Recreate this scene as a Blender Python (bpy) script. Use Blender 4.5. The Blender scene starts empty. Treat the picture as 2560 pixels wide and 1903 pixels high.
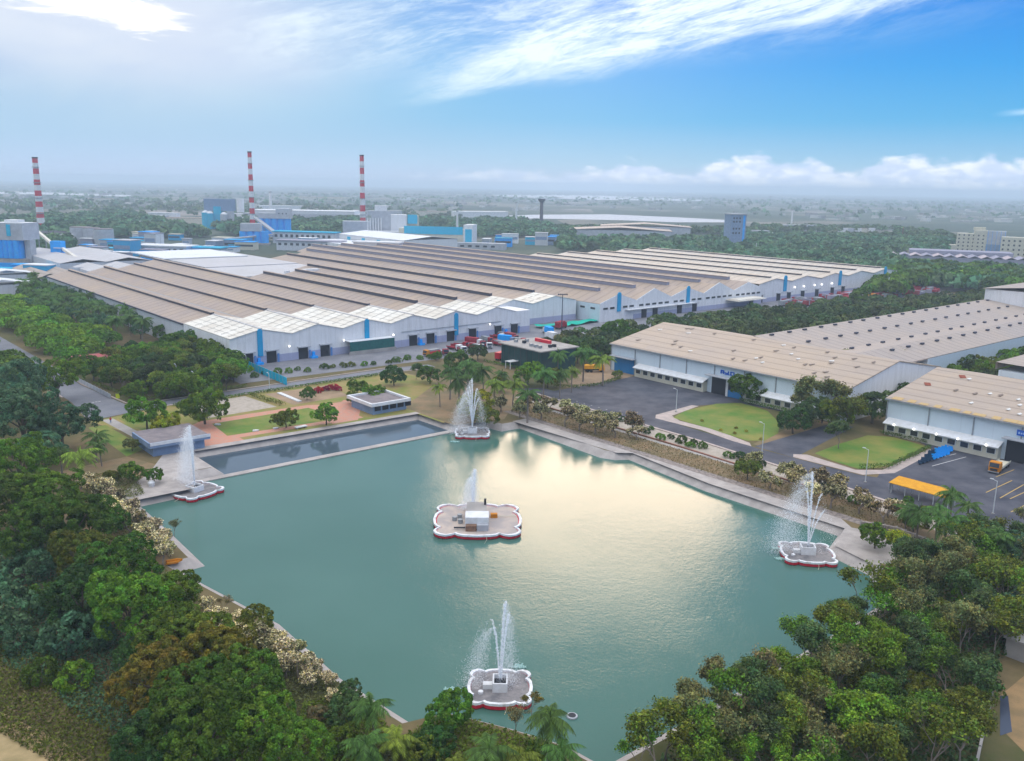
import bpy, math, random
import numpy as np
from mathutils import Vector, Matrix
from mathutils.geometry import tessellate_polygon
S = bpy.context.scene
COL = S.collection
R_ = math.radians

# ------------------------------------------------------------------ camera
W, H, F = 2560, 1903, 2220.
PITCH, ROLL, CH = R_(12.4), R_(1.0), 65.
cp, sp, cr, sr = math.cos(PITCH), math.sin(PITCH), math.cos(ROLL), math.sin(ROLL)
FW = Vector((0, cp, -sp)); _u = Vector((0, sp, cp)); _r = Vector((1, 0, 0))
RT = _r * cr + _u * sr; UP = _u * cr - _r * sr
cam = bpy.data.cameras.new('camera'); co = bpy.data.objects.new('camera', cam); COL.objects.link(co)
cam.sensor_width = 36; cam.lens = 36 * F / W; cam.clip_start = 1; cam.clip_end = 60000
co.matrix_world = Matrix(((RT.x, UP.x, -FW.x, 0), (RT.y, UP.y, -FW.y, 0), (RT.z, UP.z, -FW.z, CH), (0, 0, 0, 1)))
S.camera = co

# ------------------------------------------------------------------ light
SUN_EL, SUN_AZ = 16.8, 5.6
S.view_settings.view_transform = 'Standard'; S.view_settings.look = 'None'
S.view_settings.exposure = 0.52; S.view_settings.gamma = 1
S.render.engine = 'CYCLES'
S.cycles.max_bounces = 14; S.cycles.diffuse_bounces = 12; S.cycles.transmission_bounces = 12; S.cycles.transparent_max_bounces = 24; S.cycles.volume_bounces = 2
S.cycles.sample_clamp_indirect = 4
sl = bpy.data.lights.new('sun', 'SUN'); so = bpy.data.objects.new('sun', sl); COL.objects.link(so)
sl.energy = 0.5; sl.angle = R_(19); sl.color = (1, .72, .47)
_d = Vector((math.sin(R_(SUN_AZ)) * math.cos(R_(SUN_EL)), math.cos(R_(SUN_AZ)) * math.cos(R_(SUN_EL)), math.sin(R_(SUN_EL))))
so.rotation_euler = _d.to_track_quat('Z', 'Y').to_euler()


class NT:
    """tiny node helper"""
    def __init__(s, tree): s.t = tree
    def n(s, typ, **k):
        o = s.t.nodes.new(typ)
        for a, b in k.items(): setattr(o, a, b)
        return o
    def l(s, a, b): s.t.links.new(a, b)
    def m(s, op, a, b=None, c=None, clamp=False):
        o = s.t.nodes.new('ShaderNodeMath'); o.operation = op; o.use_clamp = clamp
        for i, x in enumerate((a, b, c)):
            if x is None: continue
            if isinstance(x, (int, float)): o.inputs[i].default_value = x
            else: s.l(x, o.inputs[i])
        return o.outputs[0]
    def mix(s, f, a, b, typ='MIX'):
        o = s.t.nodes.new('ShaderNodeMix'); o.data_type = 'RGBA'; o.blend_type = typ
        for i, x in ((0, f), (6, a), (7, b)):
            if isinstance(x, (int, float)): o.inputs[i].default_value = x
            elif isinstance(x, tuple): o.inputs[i].default_value = x if len(x) == 4 else (*x, 1)
            else: s.l(x, o.inputs[i])
        return o.outputs[2]
    def ramp(s, f, stops, mode='LINEAR'):
        o = s.t.nodes.new('ShaderNodeValToRGB'); o.color_ramp.interpolation = mode
        e = o.color_ramp.elements
        while len(e) < len(stops): e.new(.5)
        for x, (p, c) in zip(e, stops):
            x.position = p; x.color = (c, c, c, 1) if isinstance(c, (int, float)) else (*c, 1)
        s.l(f, o.inputs[0]); return o.outputs[0]
    def noise(s, vec, scale, detail=4, rough=.55, dist=0.):
        o = s.t.nodes.new('ShaderNodeTexNoise'); o.inputs['Scale'].default_value = scale
        o.inputs['Detail'].default_value = detail; o.inputs['Roughness'].default_value = rough
        o.inputs['Distortion'].default_value = dist
        if vec is not None: s.l(vec, o.inputs['Vector'])
        return o.outputs[0]
    def mapr(s, x, a, b, c=0., d=1.):
        o = s.t.nodes.new('ShaderNodeMapRange'); o.interpolation_type = 'SMOOTHSTEP'
        for i, v in ((1, a), (2, b), (3, c), (4, d)): o.inputs[i].default_value = v
        s.l(x, o.inputs[0]); return o.outputs[0]
    def xyz(s, x, y, z):
        o = s.t.nodes.new('ShaderNodeCombineXYZ')
        for i, v in enumerate((x, y, z)):
            if isinstance(v, (int, float)): o.inputs[i].default_value = v
            else: s.l(v, o.inputs[i])
        return o.outputs[0]


wd = bpy.data.worlds.new('World'); S.world = wd; wd.use_nodes = True
N = NT(wd.node_tree); wd.node_tree.nodes.clear()
tc = N.n('ShaderNodeTexCoord'); sx = N.n('ShaderNodeSeparateXYZ'); N.l(tc.outputs['Generated'], sx.inputs[0])
el = N.m('MULTIPLY', N.m('ARCSINE', sx.outputs[2]), 57.2958)
az = N.m('MULTIPLY', N.m('ARCTAN2', sx.outputs[0], sx.outputs[1]), 57.2958)
sky = N.n('ShaderNodeTexSky', sky_type='NISHITA'); sky.sun_disc = False
sky.sun_elevation = R_(SUN_EL); sky.sun_rotation = R_(SUN_AZ); sky.altitude = 50; sky.dust_density = 1.5; sky.ozone_density = 2.0
K = 10.0   # background strength 0.1 -> colours below are multiplied by this
grR = N.ramp(N.m('DIVIDE', el, 40, clamp=True), [(0, (.32, .42, .58)), (.035, (.235, .43, .60)), (.10, (.075, .335, .60)), (.175, (.030, .27, .62)), (.28, (.016, .185, .60)), (1, (.2, .34, .62))])
grL = N.ramp(N.m('DIVIDE', el, 40, clamp=True), [(0, (.40, .50, .68)), (.06, (.30, .46, .62)), (.13, (.24, .45, .60)), (.24, (.26, .43, .62)), (1, (.14, .22, .40))])
side = N.mapr(az, -24, 14)
grad = N.mix(side, grL, grR)
vis = N.mapr(N.m('ABSOLUTE', az), 50, 140, 1, .35)
col = N.mix(.012, N.mix(1., grad, (K, K, K), 'MULTIPLY'), sky.outputs[0])
# left veil of thin grey-white stratus
v_st = N.xyz(N.m('MULTIPLY', az, .06), N.m('MULTIPLY', el, .16), 0)
n1 = N.noise(v_st, 1.3, 6, .55, .4)
veil = N.m('MULTIPLY', N.mapr(N.m('ADD', N.m('MULTIPLY', n1, 14), az), 3, -14), N.mapr(el, 1.0, 7))
veil = N.m('MULTIPLY', veil, N.mapr(el, 24, 60, 1, .25))
veilc = N.mix(N.mapr(n1, .35, .68), (.36 * K, .45 * K, .62 * K), (.47 * K, .535 * K, .65 * K))
col = N.mix(N.m('MULTIPLY', veil, .86), col, veilc)
# cirrus fan: streaks running from upper right down to the left
ang = R_(14)
along = N.m('ADD', N.m('MULTIPLY', az, math.cos(ang)), N.m('MULTIPLY', el, math.sin(ang)))
across = N.m('SUBTRACT', N.m('MULTIPLY', el, math.cos(ang)), N.m('MULTIPLY', az, math.sin(ang)))
vs = N.xyz(N.m('MULTIPLY', along, .07), N.m('MULTIPLY', across, .30), 3.1)
st = N.noise(vs, 2.2, 9, .66, .9)
vs2 = N.xyz(N.m('MULTIPLY', along, .12), N.m('MULTIPLY', across, .25), 8.1)
st2 = N.noise(vs2, .9, 4, .55, .5)
vs3 = N.xyz(N.m('MULTIPLY', along, .25), N.m('MULTIPLY', across, 1.6), 5.1)
st3 = N.noise(vs3, 2.0, 6, .7, 1.2)
cen = N.m('ADD', N.m('ADD', 6.75, N.m('MULTIPLY', az, .215)), N.m('MULTIPLY', N.m('SUBTRACT', st2, .5), 2.2))
bd = N.m('SUBTRACT', el, cen)
wid = N.mapr(az, -8, 9, .6, 1.45)
band = N.m('MULTIPLY', N.mapr(N.m('DIVIDE', bd, wid), -1.25, -.25), N.mapr(N.m('DIVIDE', bd, wid), 3.2, .5))
band = N.m('MULTIPLY', band, N.m('MULTIPLY', N.mapr(az, -8.5, -2), N.mapr(az, 34, 18, .3, 1)))
up = N.m('MULTIPLY', N.mapr(N.m('SUBTRACT', el, N.m('MULTIPLY', az, .06)), 6.0, 9.5), N.m('MULTIPLY', N.mapr(az, -20, -12), N.mapr(az, 30, 8, .15, 1)))
up = N.m('MULTIPLY', up, N.mapr(el, 30, 70, 1, .3))
stc = N.m('ADD', N.m('MULTIPLY', st, .68), N.m('MULTIPLY', st3, .32))
c1 = N.m('MULTIPLY', band, N.mapr(stc, .24, .66))
c2 = N.m('MULTIPLY', up, N.mapr(stc, .38, .66))
cir = N.m('MINIMUM', N.m('ADD', N.m('MULTIPLY', c1, .80), N.m('MULTIPLY', c2, .66)), .93)
col = N.mix(cir, col, (.66 * K, .76 * K, .80 * K))
# faint wisp low right
w1 = N.m('MULTIPLY', N.mapr(N.m('ABSOLUTE', N.m('SUBTRACT', el, N.m('ADD', 2.2, N.m('MULTIPLY', az, .075)))), .25, .0), N.m('MULTIPLY', N.mapr(az, 27.0, 29.5), N.mapr(az, 34, 31)))
col = N.mix(N.m('MULTIPLY', N.m('MULTIPLY', w1, st3), .9), col, (.7 * K, .85 * K, .95 * K))
# cumulus bank low over the right horizon
vc = N.xyz(N.m('MULTIPLY', az, .32), N.m('MULTIPLY', el, .62), 1.7)
cu = N.noise(vc, 1.5, 8, .6, .3)
vc2 = N.xyz(N.m('MULTIPLY', az, .17), 0, 4.9)
cu2 = N.noise(vc2, 1.0, 3, .5, 0)
top = N.m('ADD', N.m('MULTIPLY', N.mapr(az, -8, 24, .75, 2.2), N.mapr(cu2, .3, .62, .5, 1.15)), N.m('MULTIPLY', N.m('SUBTRACT', cu, .5), 2.4))
cum = N.m('MULTIPLY', N.mapr(N.m('SUBTRACT', top, el), -.15, .45), N.mapr(az, -8, -3))
cumc = N.mix(N.mapr(N.noise(N.xyz(N.m('MULTIPLY', az, .5), N.m('MULTIPLY', el, 1.1), 9.), 1.6, 6, .6, .2), .38, .66), (.52 * K, .60 * K, .78 * K), (.80 * K, .82 * K, .88 * K))
col = N.mix(N.m('MULTIPLY', cum, N.mapr(el, 0., 1.4, .5, .85)), col, cumc)
# bright break in the stratus where the light comes through (upper left of the view)
hx = N.m('SUBTRACT', az, -24.3); hy = N.m('SUBTRACT', el, N.m('ADD', 9.3, N.m('MULTIPLY', hx, -.13)))
hd = N.m('SQRT', N.m('ADD', N.m('POWER', N.m('DIVIDE', hx, 4.6), 2), N.m('POWER', N.m('DIVIDE', hy, 1.05), 2)))
hn = N.noise(N.xyz(N.m('MULTIPLY', az, .16), N.m('MULTIPLY', el, .9), 2.), 1.4, 7, .6, .6)
hole = N.mapr(N.m('ADD', hd, N.m('MULTIPLY', N.m('SUBTRACT', hn, .5), 2.6)), 1.15, .2)
glow = N.mapr(hd, 5.5, 0.3)
col = N.mix(N.m('MULTIPLY', glow, .26), col, (.92 * K, .88 * K, .85 * K))
col = N.mix(hole, col, (1.25 * K, 1.15 * K, .98 * K))
# the sun's own veiled brightness above the frame
dt = N.n('ShaderNodeVectorMath', operation='DOT_PRODUCT'); N.l(tc.outputs['Generated'], dt.inputs[0]); dt.inputs[1].default_value = _d
sg = N.m('POWER', N.m('MAXIMUM', dt.outputs['Value'], 0), 60)
col = N.mix(1., col, N.mix(sg, (0, 0, 0), (.10 * K, .08 * K, .06 * K)), 'ADD')
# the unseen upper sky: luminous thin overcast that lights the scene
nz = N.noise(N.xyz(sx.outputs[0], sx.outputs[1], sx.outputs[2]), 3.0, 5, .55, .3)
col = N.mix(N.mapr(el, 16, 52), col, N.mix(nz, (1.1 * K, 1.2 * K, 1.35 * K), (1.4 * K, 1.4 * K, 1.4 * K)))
# below the horizon: plain dull ground colour
col = N.mix(N.mapr(el, -.6, 0., 1, 0), col, (.22 * K, .28 * K, .36 * K))
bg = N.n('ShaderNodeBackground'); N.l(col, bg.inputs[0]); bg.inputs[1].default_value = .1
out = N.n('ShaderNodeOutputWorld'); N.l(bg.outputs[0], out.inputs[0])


# ------------------------------------------------------------------ projection and site grid
def G(px, py, z=0.):
    d = FW + RT * ((px - W / 2) / F) + UP * ((H / 2 - py) / F)
    t = (z - CH) / d.z; return (d.x * t, d.y * t)
def pxm(px, py, z=0):          # metres per source pixel at that ground point
    x, y = G(px, py, z); return (Vector((x, y, z - CH)).dot(FW)) / F
TH = R_(40.2); OX, OY = -104., 313.7
bx, by, ax, ay = math.cos(TH), math.sin(TH), -math.sin(TH), math.cos(TH)
def WU(u, v): return (OX + u * bx + v * ax, OY + u * by + v * ay)
def UV(px, py, z=0.):
    x, y = G(px, py, z); x -= OX; y -= OY; return (x * bx + y * by, x * ax + y * ay)


# ------------------------------------------------------------------ object helpers
class MB:
    def __init__(s): s.v = []; s.f = []
    def box(s, x0, x1, y0, y1, z0, z1):
        b = len(s.v)
        s.v += [(x0, y0, z0), (x1, y0, z0), (x1, y1, z0), (x0, y1, z0), (x0, y0, z1), (x1, y0, z1), (x1, y1, z1), (x0, y1, z1)]
        s.f += [(b, b + 3, b + 2, b + 1), (b + 4, b + 5, b + 6, b + 7), (b, b + 1, b + 5, b + 4), (b + 1, b + 2, b + 6, b + 5), (b + 2, b + 3, b + 7, b + 6), (b + 3, b, b + 4, b + 7)]
        return s
    def face(s, *p):
        b = len(s.v); s.v += [tuple(q) for q in p]; s.f.append(tuple(range(b, b + len(p)))); return s
    def prism(s, poly, z0, z1, cap=True):
        b = len(s.v); n = len(poly)
        s.v += [(x, y, z0) for x, y in poly] + [(x, y, z1) for x, y in poly]
        for i in range(n): j = (i + 1) % n; s.f.append((b + i, b + j, b + n + j, b + n + i))
        if cap:
            for t in tessellate_polygon([[Vector((x, y, 0)) for x, y in poly]]):
                s.f.append(tuple(b + n + k for k in t)); s.f.append(tuple(b + k for k in t[::-1]))
        return s
    def cyl(s, x, y, z0, z1, r0, r1=None, n=12, cap=True):
        r1 = r0 if r1 is None else r1; b = len(s.v)
        for z, r in ((z0, r0), (z1, r1)):
            s.v += [(x + r * math.cos(2 * math.pi * i / n), y + r * math.sin(2 * math.pi * i / n), z) for i in range(n)]
        for i in range(n): j = (i + 1) % n; s.f.append((b + i, b + j, b + n + j, b + n + i))
        if cap: s.f.append(tuple(range(b + n, b + 2 * n))); s.f.append(tuple(range(b + n - 1, b - 1, -1)))
        return s
    def tube(s, pts, rad, n=6):
        pts = [Vector(p) for p in pts]; b0 = len(s.v)
        for i, p in enumerate(pts):
            d = (pts[min(i + 1, len(pts) - 1)] - pts[max(i - 1, 0)]).normalized()
            a = d.cross(Vector((.31, .9, .27))).normalized(); c = d.cross(a)
            r = rad[i] if isinstance(rad, (list, tuple)) else rad
            for k in range(n):
                t = 2 * math.pi * k / n; s.v.append(tuple(p + (a * math.cos(t) + c * math.sin(t)) * r))
        for i in range(len(pts) - 1):
            for k in range(n):
                q = b0 + i * n; j = (k + 1) % n; s.f.append((q + k, q + j, q + n + j, q + n + k))
        s.f.append(tuple(b0 + k for k in range(n))[::-1]); s.f.append(tuple(b0 + (len(pts) - 1) * n + k for k in range(n)))
        return s
    def mesh(s, name, mat=None, smooth=False):
        me = bpy.data.meshes.new(name); me.from_pydata(s.v, [], s.f)
        if mat: me.materials.append(mat)
        if smooth: me.shade_smooth()
        return me
def put(name, me, parent=None, loc=(0, 0, 0), rot=0, sc=None):
    o = bpy.data.objects.new(name, me); o.location = loc; o.rotation_euler = (0, 0, rot)
    if sc is not None: o.scale = sc if isinstance(sc, tuple) else (sc,) * 3
    if parent is not None: o.parent = parent
    COL.objects.link(o); return o
def part(name, mb, mat, parent, **k): return put(name, mb.mesh(name, mat), parent, **k)
def tag(o, label=None, cat=None, group=None, kind=None):
    if label: o['label'] = label
    if cat: o['category'] = cat
    if group: o['group'] = group
    if kind: o['kind'] = kind
    return o
def thing(name, label, cat, xy, rot=0., group=None, z=0., sc=None):
    o = bpy.data.objects.new(name, None); o.location = (xy[0], xy[1], z); o.rotation_euler = (0, 0, rot)
    if sc is not None: o.scale = sc if isinstance(sc, tuple) else (sc,) * 3
    COL.objects.link(o); return tag(o, label, cat, group)
def gthing(name, label, cat, u, v, group=None, rot=0., z=0.): return thing(name, label, cat, WU(u, v), TH + rot, group, z)


# ------------------------------------------------------------------ materials
def mat(name, color, rough=.8, spec=.3, metal=0.):
    m = bpy.data.materials.new(name); m.use_nodes = True; b = m.node_tree.nodes['Principled BSDF']
    b.inputs['Base Color'].default_value = (*color, 1); b.inputs['Roughness'].default_value = rough
    b.inputs['Specular IOR Level'].default_value = spec; b.inputs['Metallic'].default_value = metal
    return m, NT(m.node_tree), b
def weathered(name, c1, c2, scale=.3, rough=.8, streak=None, bump=0., detail=6, obj=True, lo=.3, hi=.7, spec=.3):
    m, n, b = mat(name, c1, rough, spec)
    t = n.n('ShaderNodeTexCoord').outputs['Object'] if obj else n.n('ShaderNodeNewGeometry').outputs['Position']
    if streak:
        mp = n.n('ShaderNodeMapping'); n.l(t, mp.inputs[0]); mp.inputs['Scale'].default_value = streak; t = mp.outputs[0]
    f = n.noise(t, scale, detail, .6)
    c = n.mix(n.mapr(f, lo, hi), c1, c2); n.l(c, b.inputs['Base Color'])
    if bump:
        bn = n.n('ShaderNodeBump'); bn.inputs['Strength'].default_value = bump; n.l(f, bn.inputs['Height']); n.l(bn.outputs[0], b.inputs['Normal'])
    return m
def sheet_roof(name, c1, c2, dirt, stripe=1.0, axis=1, dirt_amt=.5):
    """weathered corrugated sheeting: sheet joints across the fall plus rust and dirt runs"""
    m, n, b = mat(name, c1, .65, .3)
    t = n.n('ShaderNodeTexCoord').outputs['Object']
    s_ = n.n('ShaderNodeSeparateXYZ'); n.l(t, s_.inputs[0])
    p = s_.outputs[axis]
    mp = n.n('ShaderNodeMapping'); n.l(t, mp.inputs[0])
    sc = [.9, .9, .9]; sc[axis] = 5.; sc[1 - axis] = .35
    mp.inputs['Scale'].default_value = sc
    f = n.noise(mp.outputs[0], .35, 6, .65)
    c = n.mix(n.mapr(f, .3, .7), c1, c2)
    cell = n.n('ShaderNodeTexWhiteNoise'); cell.noise_dimensions = '2D'
    n.l(n.xyz(n.m('FLOOR', n.m('DIVIDE', s_.outputs[0], 6)), n.m('FLOOR', n.m('DIVIDE', s_.outputs[1], 6)), 0), cell.inputs['Vector'])
    c = n.mix(n.m('MULTIPLY', n.m('SUBTRACT', cell.outputs[0], .3), .5), c, dirt)
    big = n.noise(t, .035, 5, .6)
    c = n.mix(n.m('MULTIPLY', n.mapr(big, .42, .7), dirt_amt), c, dirt)
    w = n.m('PINGPONG', p, stripe); ln = n.mapr(w, .0, .26 * stripe, .70, 1.)
    c = n.mix(1., c, n.xyz(ln, ln, ln), 'MULTIPLY')
    n.l(c, b.inputs['Base Color']); return m
def wallmat(name, c1, dirt, stripe=1.2, amt=.35):
    m, n, b = mat(name, c1, .6, .3)
    t = n.n('ShaderNodeTexCoord').outputs['Object']; s_ = n.n('ShaderNodeSeparateXYZ'); n.l(t, s_.inputs[0])
    mp = n.n('ShaderNodeMapping'); n.l(t, mp.inputs[0]); mp.inputs['Scale'].default_value = (1.2, 1.2, .18)
    f = n.noise(mp.outputs[0], .5, 6, .65)
    c = n.mix(n.m('MULTIPLY', n.mapr(f, .4, .75), amt), c1, dirt)
    w = n.m('PINGPONG', n.m('ADD', s_.outputs[0], s_.outputs[1]), stripe); ln = n.mapr(w, 0, .12, .86, 1.)
    c = n.mix(1., c, n.xyz(ln, ln, ln), 'MULTIPLY')
    n.l(c, b.inputs['Base Color']); return m

M = {}
M['white_roof'] = sheet_roof('cream_sheet_roof', (.82, .78, .70), (.72, .68, .60), (.50, .40, .30), 1.5, 0, .22)
M['brown_roof'] = sheet_roof('brown_sheet_roof', (.41, .32, .27), (.32, .25, .215), (.45, .33, .22), 3.0, 1, .45)
M['grey_roof'] = sheet_roof('pale_grey_roof', (.56, .54, .55), (.48, .46, .47), (.44, .41, .39), 3.0, 1, .4)
M['tan_roof'] = sheet_roof('tan_fibre_roof', (.43, .345, .28), (.36, .285, .235), (.48, .36, .25), 2.2, 0, .5)
M['tan_roof_b'] = sheet_roof('tan_fibre_roof_wing', (.40, .335, .295), (.335, .28, .25), (.43, .34, .27), 2.2, 0, .5)
M['pale_roof'] = sheet_roof('pale_new_roof', (.60, .53, .46), (.50, .44, .38), (.52, .39, .27), 3.0, 1, .35)
M['white_sheet'] = sheet_roof('white_membrane', (.80, .80, .80), (.72, .73, .75), (.6, .6, .62), 4.0, 1, .3)
M['wall_white'] = wallmat('painted_sheet_wall', (.76, .75, .76), (.42, .40, .38), 1.5)
M['wall_blueish'] = wallmat('pale_blue_wall', (.58, .66, .72), (.48, .53, .56), 4, .25)
M['wall_side'] = wallmat('grey_side_wall', (.56, .58, .62), (.42, .41, .41), 2.5, .4)
M['plinth'] = wallmat('lavender_plinth', (.40, .41, .56), (.3, .3, .38), 6, .4)
M['dark'] = mat('dark_opening', (.022, .024, .035), .7)[0]
M['dark_line'] = mat('dark_louvre', (.065, .068, .095), .7)[0]
M['eave_rust'] = weathered('eave_rust', (.55, .33, .10), (.45, .36, .22), 2.)
M['louvre_blue'] = mat('grey_blue_louvre', (.25, .25, .32), .7)[0]
M['blue'] = weathered('blue_cladding', (.0, .37, .92), (.0, .31, .78), .5)
M['cyan'] = weathered('cyan_strip_paint', (.005, .34, .62), (.005, .30, .56), .5)
M['door_blue'] = wallmat('blue_roller_door', (.01, .17, .42), (.01, .12, .3), .5)
M['teal'] = weathered('teal_cladding', (.0, .44, .66), (.0, .37, .57), .5)
M['green_net'] = weathered('dark_green_net', (.01, .13, .12), (.008, .09, .09), 1.5)
M['mint'] = weathered('mint_shade_net', (.0, .50, .36), (.0, .36, .27), .5)
M['white'] = weathered('white_paint', (.74, .74, .76), (.62, .61, .6), .8)
M['cream'] = weathered('cream_render', (.60, .56, .44), (.52, .48, .38), .3)
M['concrete'] = weathered('concrete', (.40, .365, .34), (.29, .265, .25), .25, obj=False, bump=.2)
M['bank'] = weathered('bank_concrete', (.45, .40, .37), (.33, .29, .27), .35, obj=False, bump=.2)
M['stone'] = weathered('stone_pitching', (.30, .25, .22), (.17, .14, .13), 1.2, obj=False, bump=.6, lo=.4, hi=.6)
M['asphalt'] = weathered('dark_asphalt', (.040, .043, .062), (.095, .095, .115), .16, obj=False, detail=8)
M['asphalt_yard'] = weathered('worn_grey_asphalt', (.155, .155, .18), (.235, .23, .245), .1, obj=False, detail=8)
M['asphalt_old'] = weathered('grey_asphalt', (.155, .155, .18), (.20, .20, .22), .15, obj=False, detail=8)
M['kerb'] = weathered('kerb_paving', (.50, .40, .36), (.38, .31, .28), .5, obj=False)
M['paint'] = mat('road_paint', (.62, .60, .58), .8)[0]
M['paint_y'] = mat('yellow_road_paint', (.50, .33, .10), .8)[0]
M['lawn'] = weathered('lawn_grass', (.075, .175, .014), (.22, .21, .04), .12, obj=False, detail=8, bump=.3)
M['lawn_dry'] = weathered('dry_lawn', (.17, .20, .03), (.30, .21, .075), .15, obj=False, detail=8, bump=.3)
M['dry'] = weathered('dry_grass', (.26, .165, .085), (.15, .12, .055), .18, obj=False, detail=9, bump=.5)
M['dirt'] = weathered('bare_earth', (.36, .24, .15), (.24, .17, .10), .15, obj=False, detail=9, bump=.4)
M['brick'] = weathered('red_brick_paving', (.56, .23, .15), (.46, .27, .20), .8, obj=False, detail=6)
M['gravel'] = weathered('pale_gravel', (.46, .39, .33), (.34, .29, .23), .7, obj=False, detail=9)
M['stucco_grey'] = weathered('grey_flat_roof', (.17, .145, .155), (.25, .21, .21), .5)
M['bluegrey'] = weathered('bluegrey_paint', (.22, .30, .45), (.17, .24, .36), .4)
M['red'] = weathered('red_paint', (.62, .012, .04), (.50, .01, .03), .6, rough=.5)
M['maroon'] = weathered('maroon_paint', (.35, .02, .04), (.24, .02, .03), .6)
M['redroof'] = weathered('red_sheet_roof', (.42, .085, .09), (.33, .12, .11), .5)
M['orange'] = weathered('orange_paint', (.62, .24, .015), (.5, .17, .01), .6)
M['yellow'] = weathered('yellow_sheet', (.72, .34, .012), (.62, .27, .01), .8)
M['tyre'] = mat('tyre_rubber', (.02, .02, .02), .9)[0]
M['glass'] = mat('window_glass', (.03, .035, .045), .15, .5)[0]
M['greenglass'] = weathered('dark_green_curtain_wall', (.004, .055, .06), (.004, .035, .045), .6, rough=.2, spec=.5)
M['steel'] = weathered('grey_steel', (.30, .32, .34), (.22, .23, .25), 1., rough=.5)
M['steel_white'] = mat('white_pole', (.6, .62, .62), .5)[0]
M['roofviolet'] = weathered('violet_grey_roof', (.30, .29, .36), (.25, .24, .31), .1)
M['pinkish'] = weathered('pinkish_sheet', (.48, .40, .42), (.40, .33, .35), .2)
M['silo_grey'] = weathered('grey_silo_sheet', (.46, .47, .50), (.36, .37, .40), .3)
M['deck_grey'] = weathered('deck_grey', (.13, .125, .135), (.27, .245, .24), .8, detail=9)
M['deck_tan'] = weathered('deck_tan', (.52, .42, .35), (.34, .30, .29), .35, detail=9)
m, n, b = mat('lamp_glow', (1, 1, 1)); b.inputs['Emission Color'].default_value = (1, .97, .9, 1); b.inputs['Emission Strength'].default_value = 2.2; M['lamp'] = m

def foliage(name, trans=.25, sat=1.):
    m, n, b = mat(name, (.05, .09, .02), .65, .2)
    oi = n.n('ShaderNodeObjectInfo'); ge = n.n('ShaderNodeNewGeometry'); tcd = n.n('ShaderNodeTexCoord')
    nz = n.noise(tcd.outputs['Object'], 2.2, 3, .6)
    v = n.m('ADD', n.m('MULTIPLY', ge.outputs['Random Per Island'], .8), n.m('MULTIPLY', nz, 1.3))
    c = n.mix(1., oi.outputs['Color'], n.xyz(v, v, v), 'MULTIPLY')
    at = n.n('ShaderNodeAttribute'); at.attribute_name = 'tint'; c = n.mix(1., c, at.outputs['Color'], 'MULTIPLY')
    hs = n.n('ShaderNodeHueSaturation'); n.l(c, hs.inputs['Color'])
    n.l(n.m('ADD', .482, n.m('MULTIPLY', oi.outputs['Random'], .03)), hs.inputs['Hue'])
    n.l(n.m('ADD', .8, n.m('MULTIPLY', oi.outputs['Random'], .4)), hs.inputs['Value'])
    n.l(hs.outputs[0], b.inputs['Base Color'])
    tr = n.n('ShaderNodeBsdfTranslucent'); n.l(hs.outputs[0], tr.inputs[0]); mx = n.n('ShaderNodeMixShader'); mx.inputs[0].default_value = trans
    n.l(b.outputs[0], mx.inputs[1]); n.l(tr.outputs[0], mx.inputs[2])
    n.l(mx.outputs[0], m.node_tree.nodes['Material Output'].inputs['Surface']); return m
M['leaf'] = foliage('foliage')
M['bark'] = weathered('bark', (.13, .105, .085), (.08, .065, .05), 3)
M['bark_pale'] = weathered('pale_bark', (.26, .21, .18), (.16, .13, .11), 3)

# ------------------------------------------------------------------ ground with the pond cut out
POND = [(-69.2, -141.5), (-69, -124.3), (-55.5, -124), (-55, -114.5), (-47, -114.5), (-47, -98.6), (16, -100.4), (16.5, -118.5), (26.5, -118.5), (27.5, -124.5), (33.6, -125), (32, -158), (33.6, -161.6), (36.6, -163.4),
        (33, -190), (32.7, -222.6), (22.8, -225.8), (20.3, -236), (12, -243), (-27.5, -244), (-54.6, -243.8), (-55.4, -238), (-58.5, -231), (-62.6, -223.4),
        (-67.6, -222), (-69.3, -207.8), (-69, -188.5), (-73, -166.6), (-73.7, -161.2), (-69.8, -161)]
def offset(poly, d):
    n = len(poly); out = []
    area = sum(poly[i][0] * poly[(i + 1) % n][1] - poly[(i + 1) % n][0] * poly[i][1] for i in range(n)); sg = 1 if area > 0 else -1
    for i in range(n):
        p, q, r = Vector(poly[i - 1]), Vector(poly[i]), Vector(poly[(i + 1) % n])
        e1 = (q - p).normalized(); e2 = (r - q).normalized(); n1 = Vector((e1.y, -e1.x)) * sg; n2 = Vector((e2.y, -e2.x)) * sg
        b_ = n1 + n2; l = b_.length; b_ = b_.normalized() if l > .05 else n1
        out.append(tuple(q + b_ * (d / max(.55, b_.dot(n1)))))
    return out
PO = offset(POND, 2.3)
def ring_sheet(name, outer, holes, z, material, kind='structure', world=False):
    polys = [outer] + holes; f = (lambda p: p) if world else (lambda p: WU(*p))
    pts = [f(p) for q in polys for p in q]
    tri = tessellate_polygon([[Vector((*f(p), 0)) for p in q] for q in polys])
    me = bpy.data.meshes.new(name); me.from_pydata([(x, y, z) for x, y in pts], [], [tuple(t) for t in tri])
    me.materials.append(material); o = put(name, me); tag(o, kind=kind)
    me.update()
    if len(me.polygons) and sum(p.normal.z for p in me.polygons) < 0: me.flip_normals()
    return o
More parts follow.
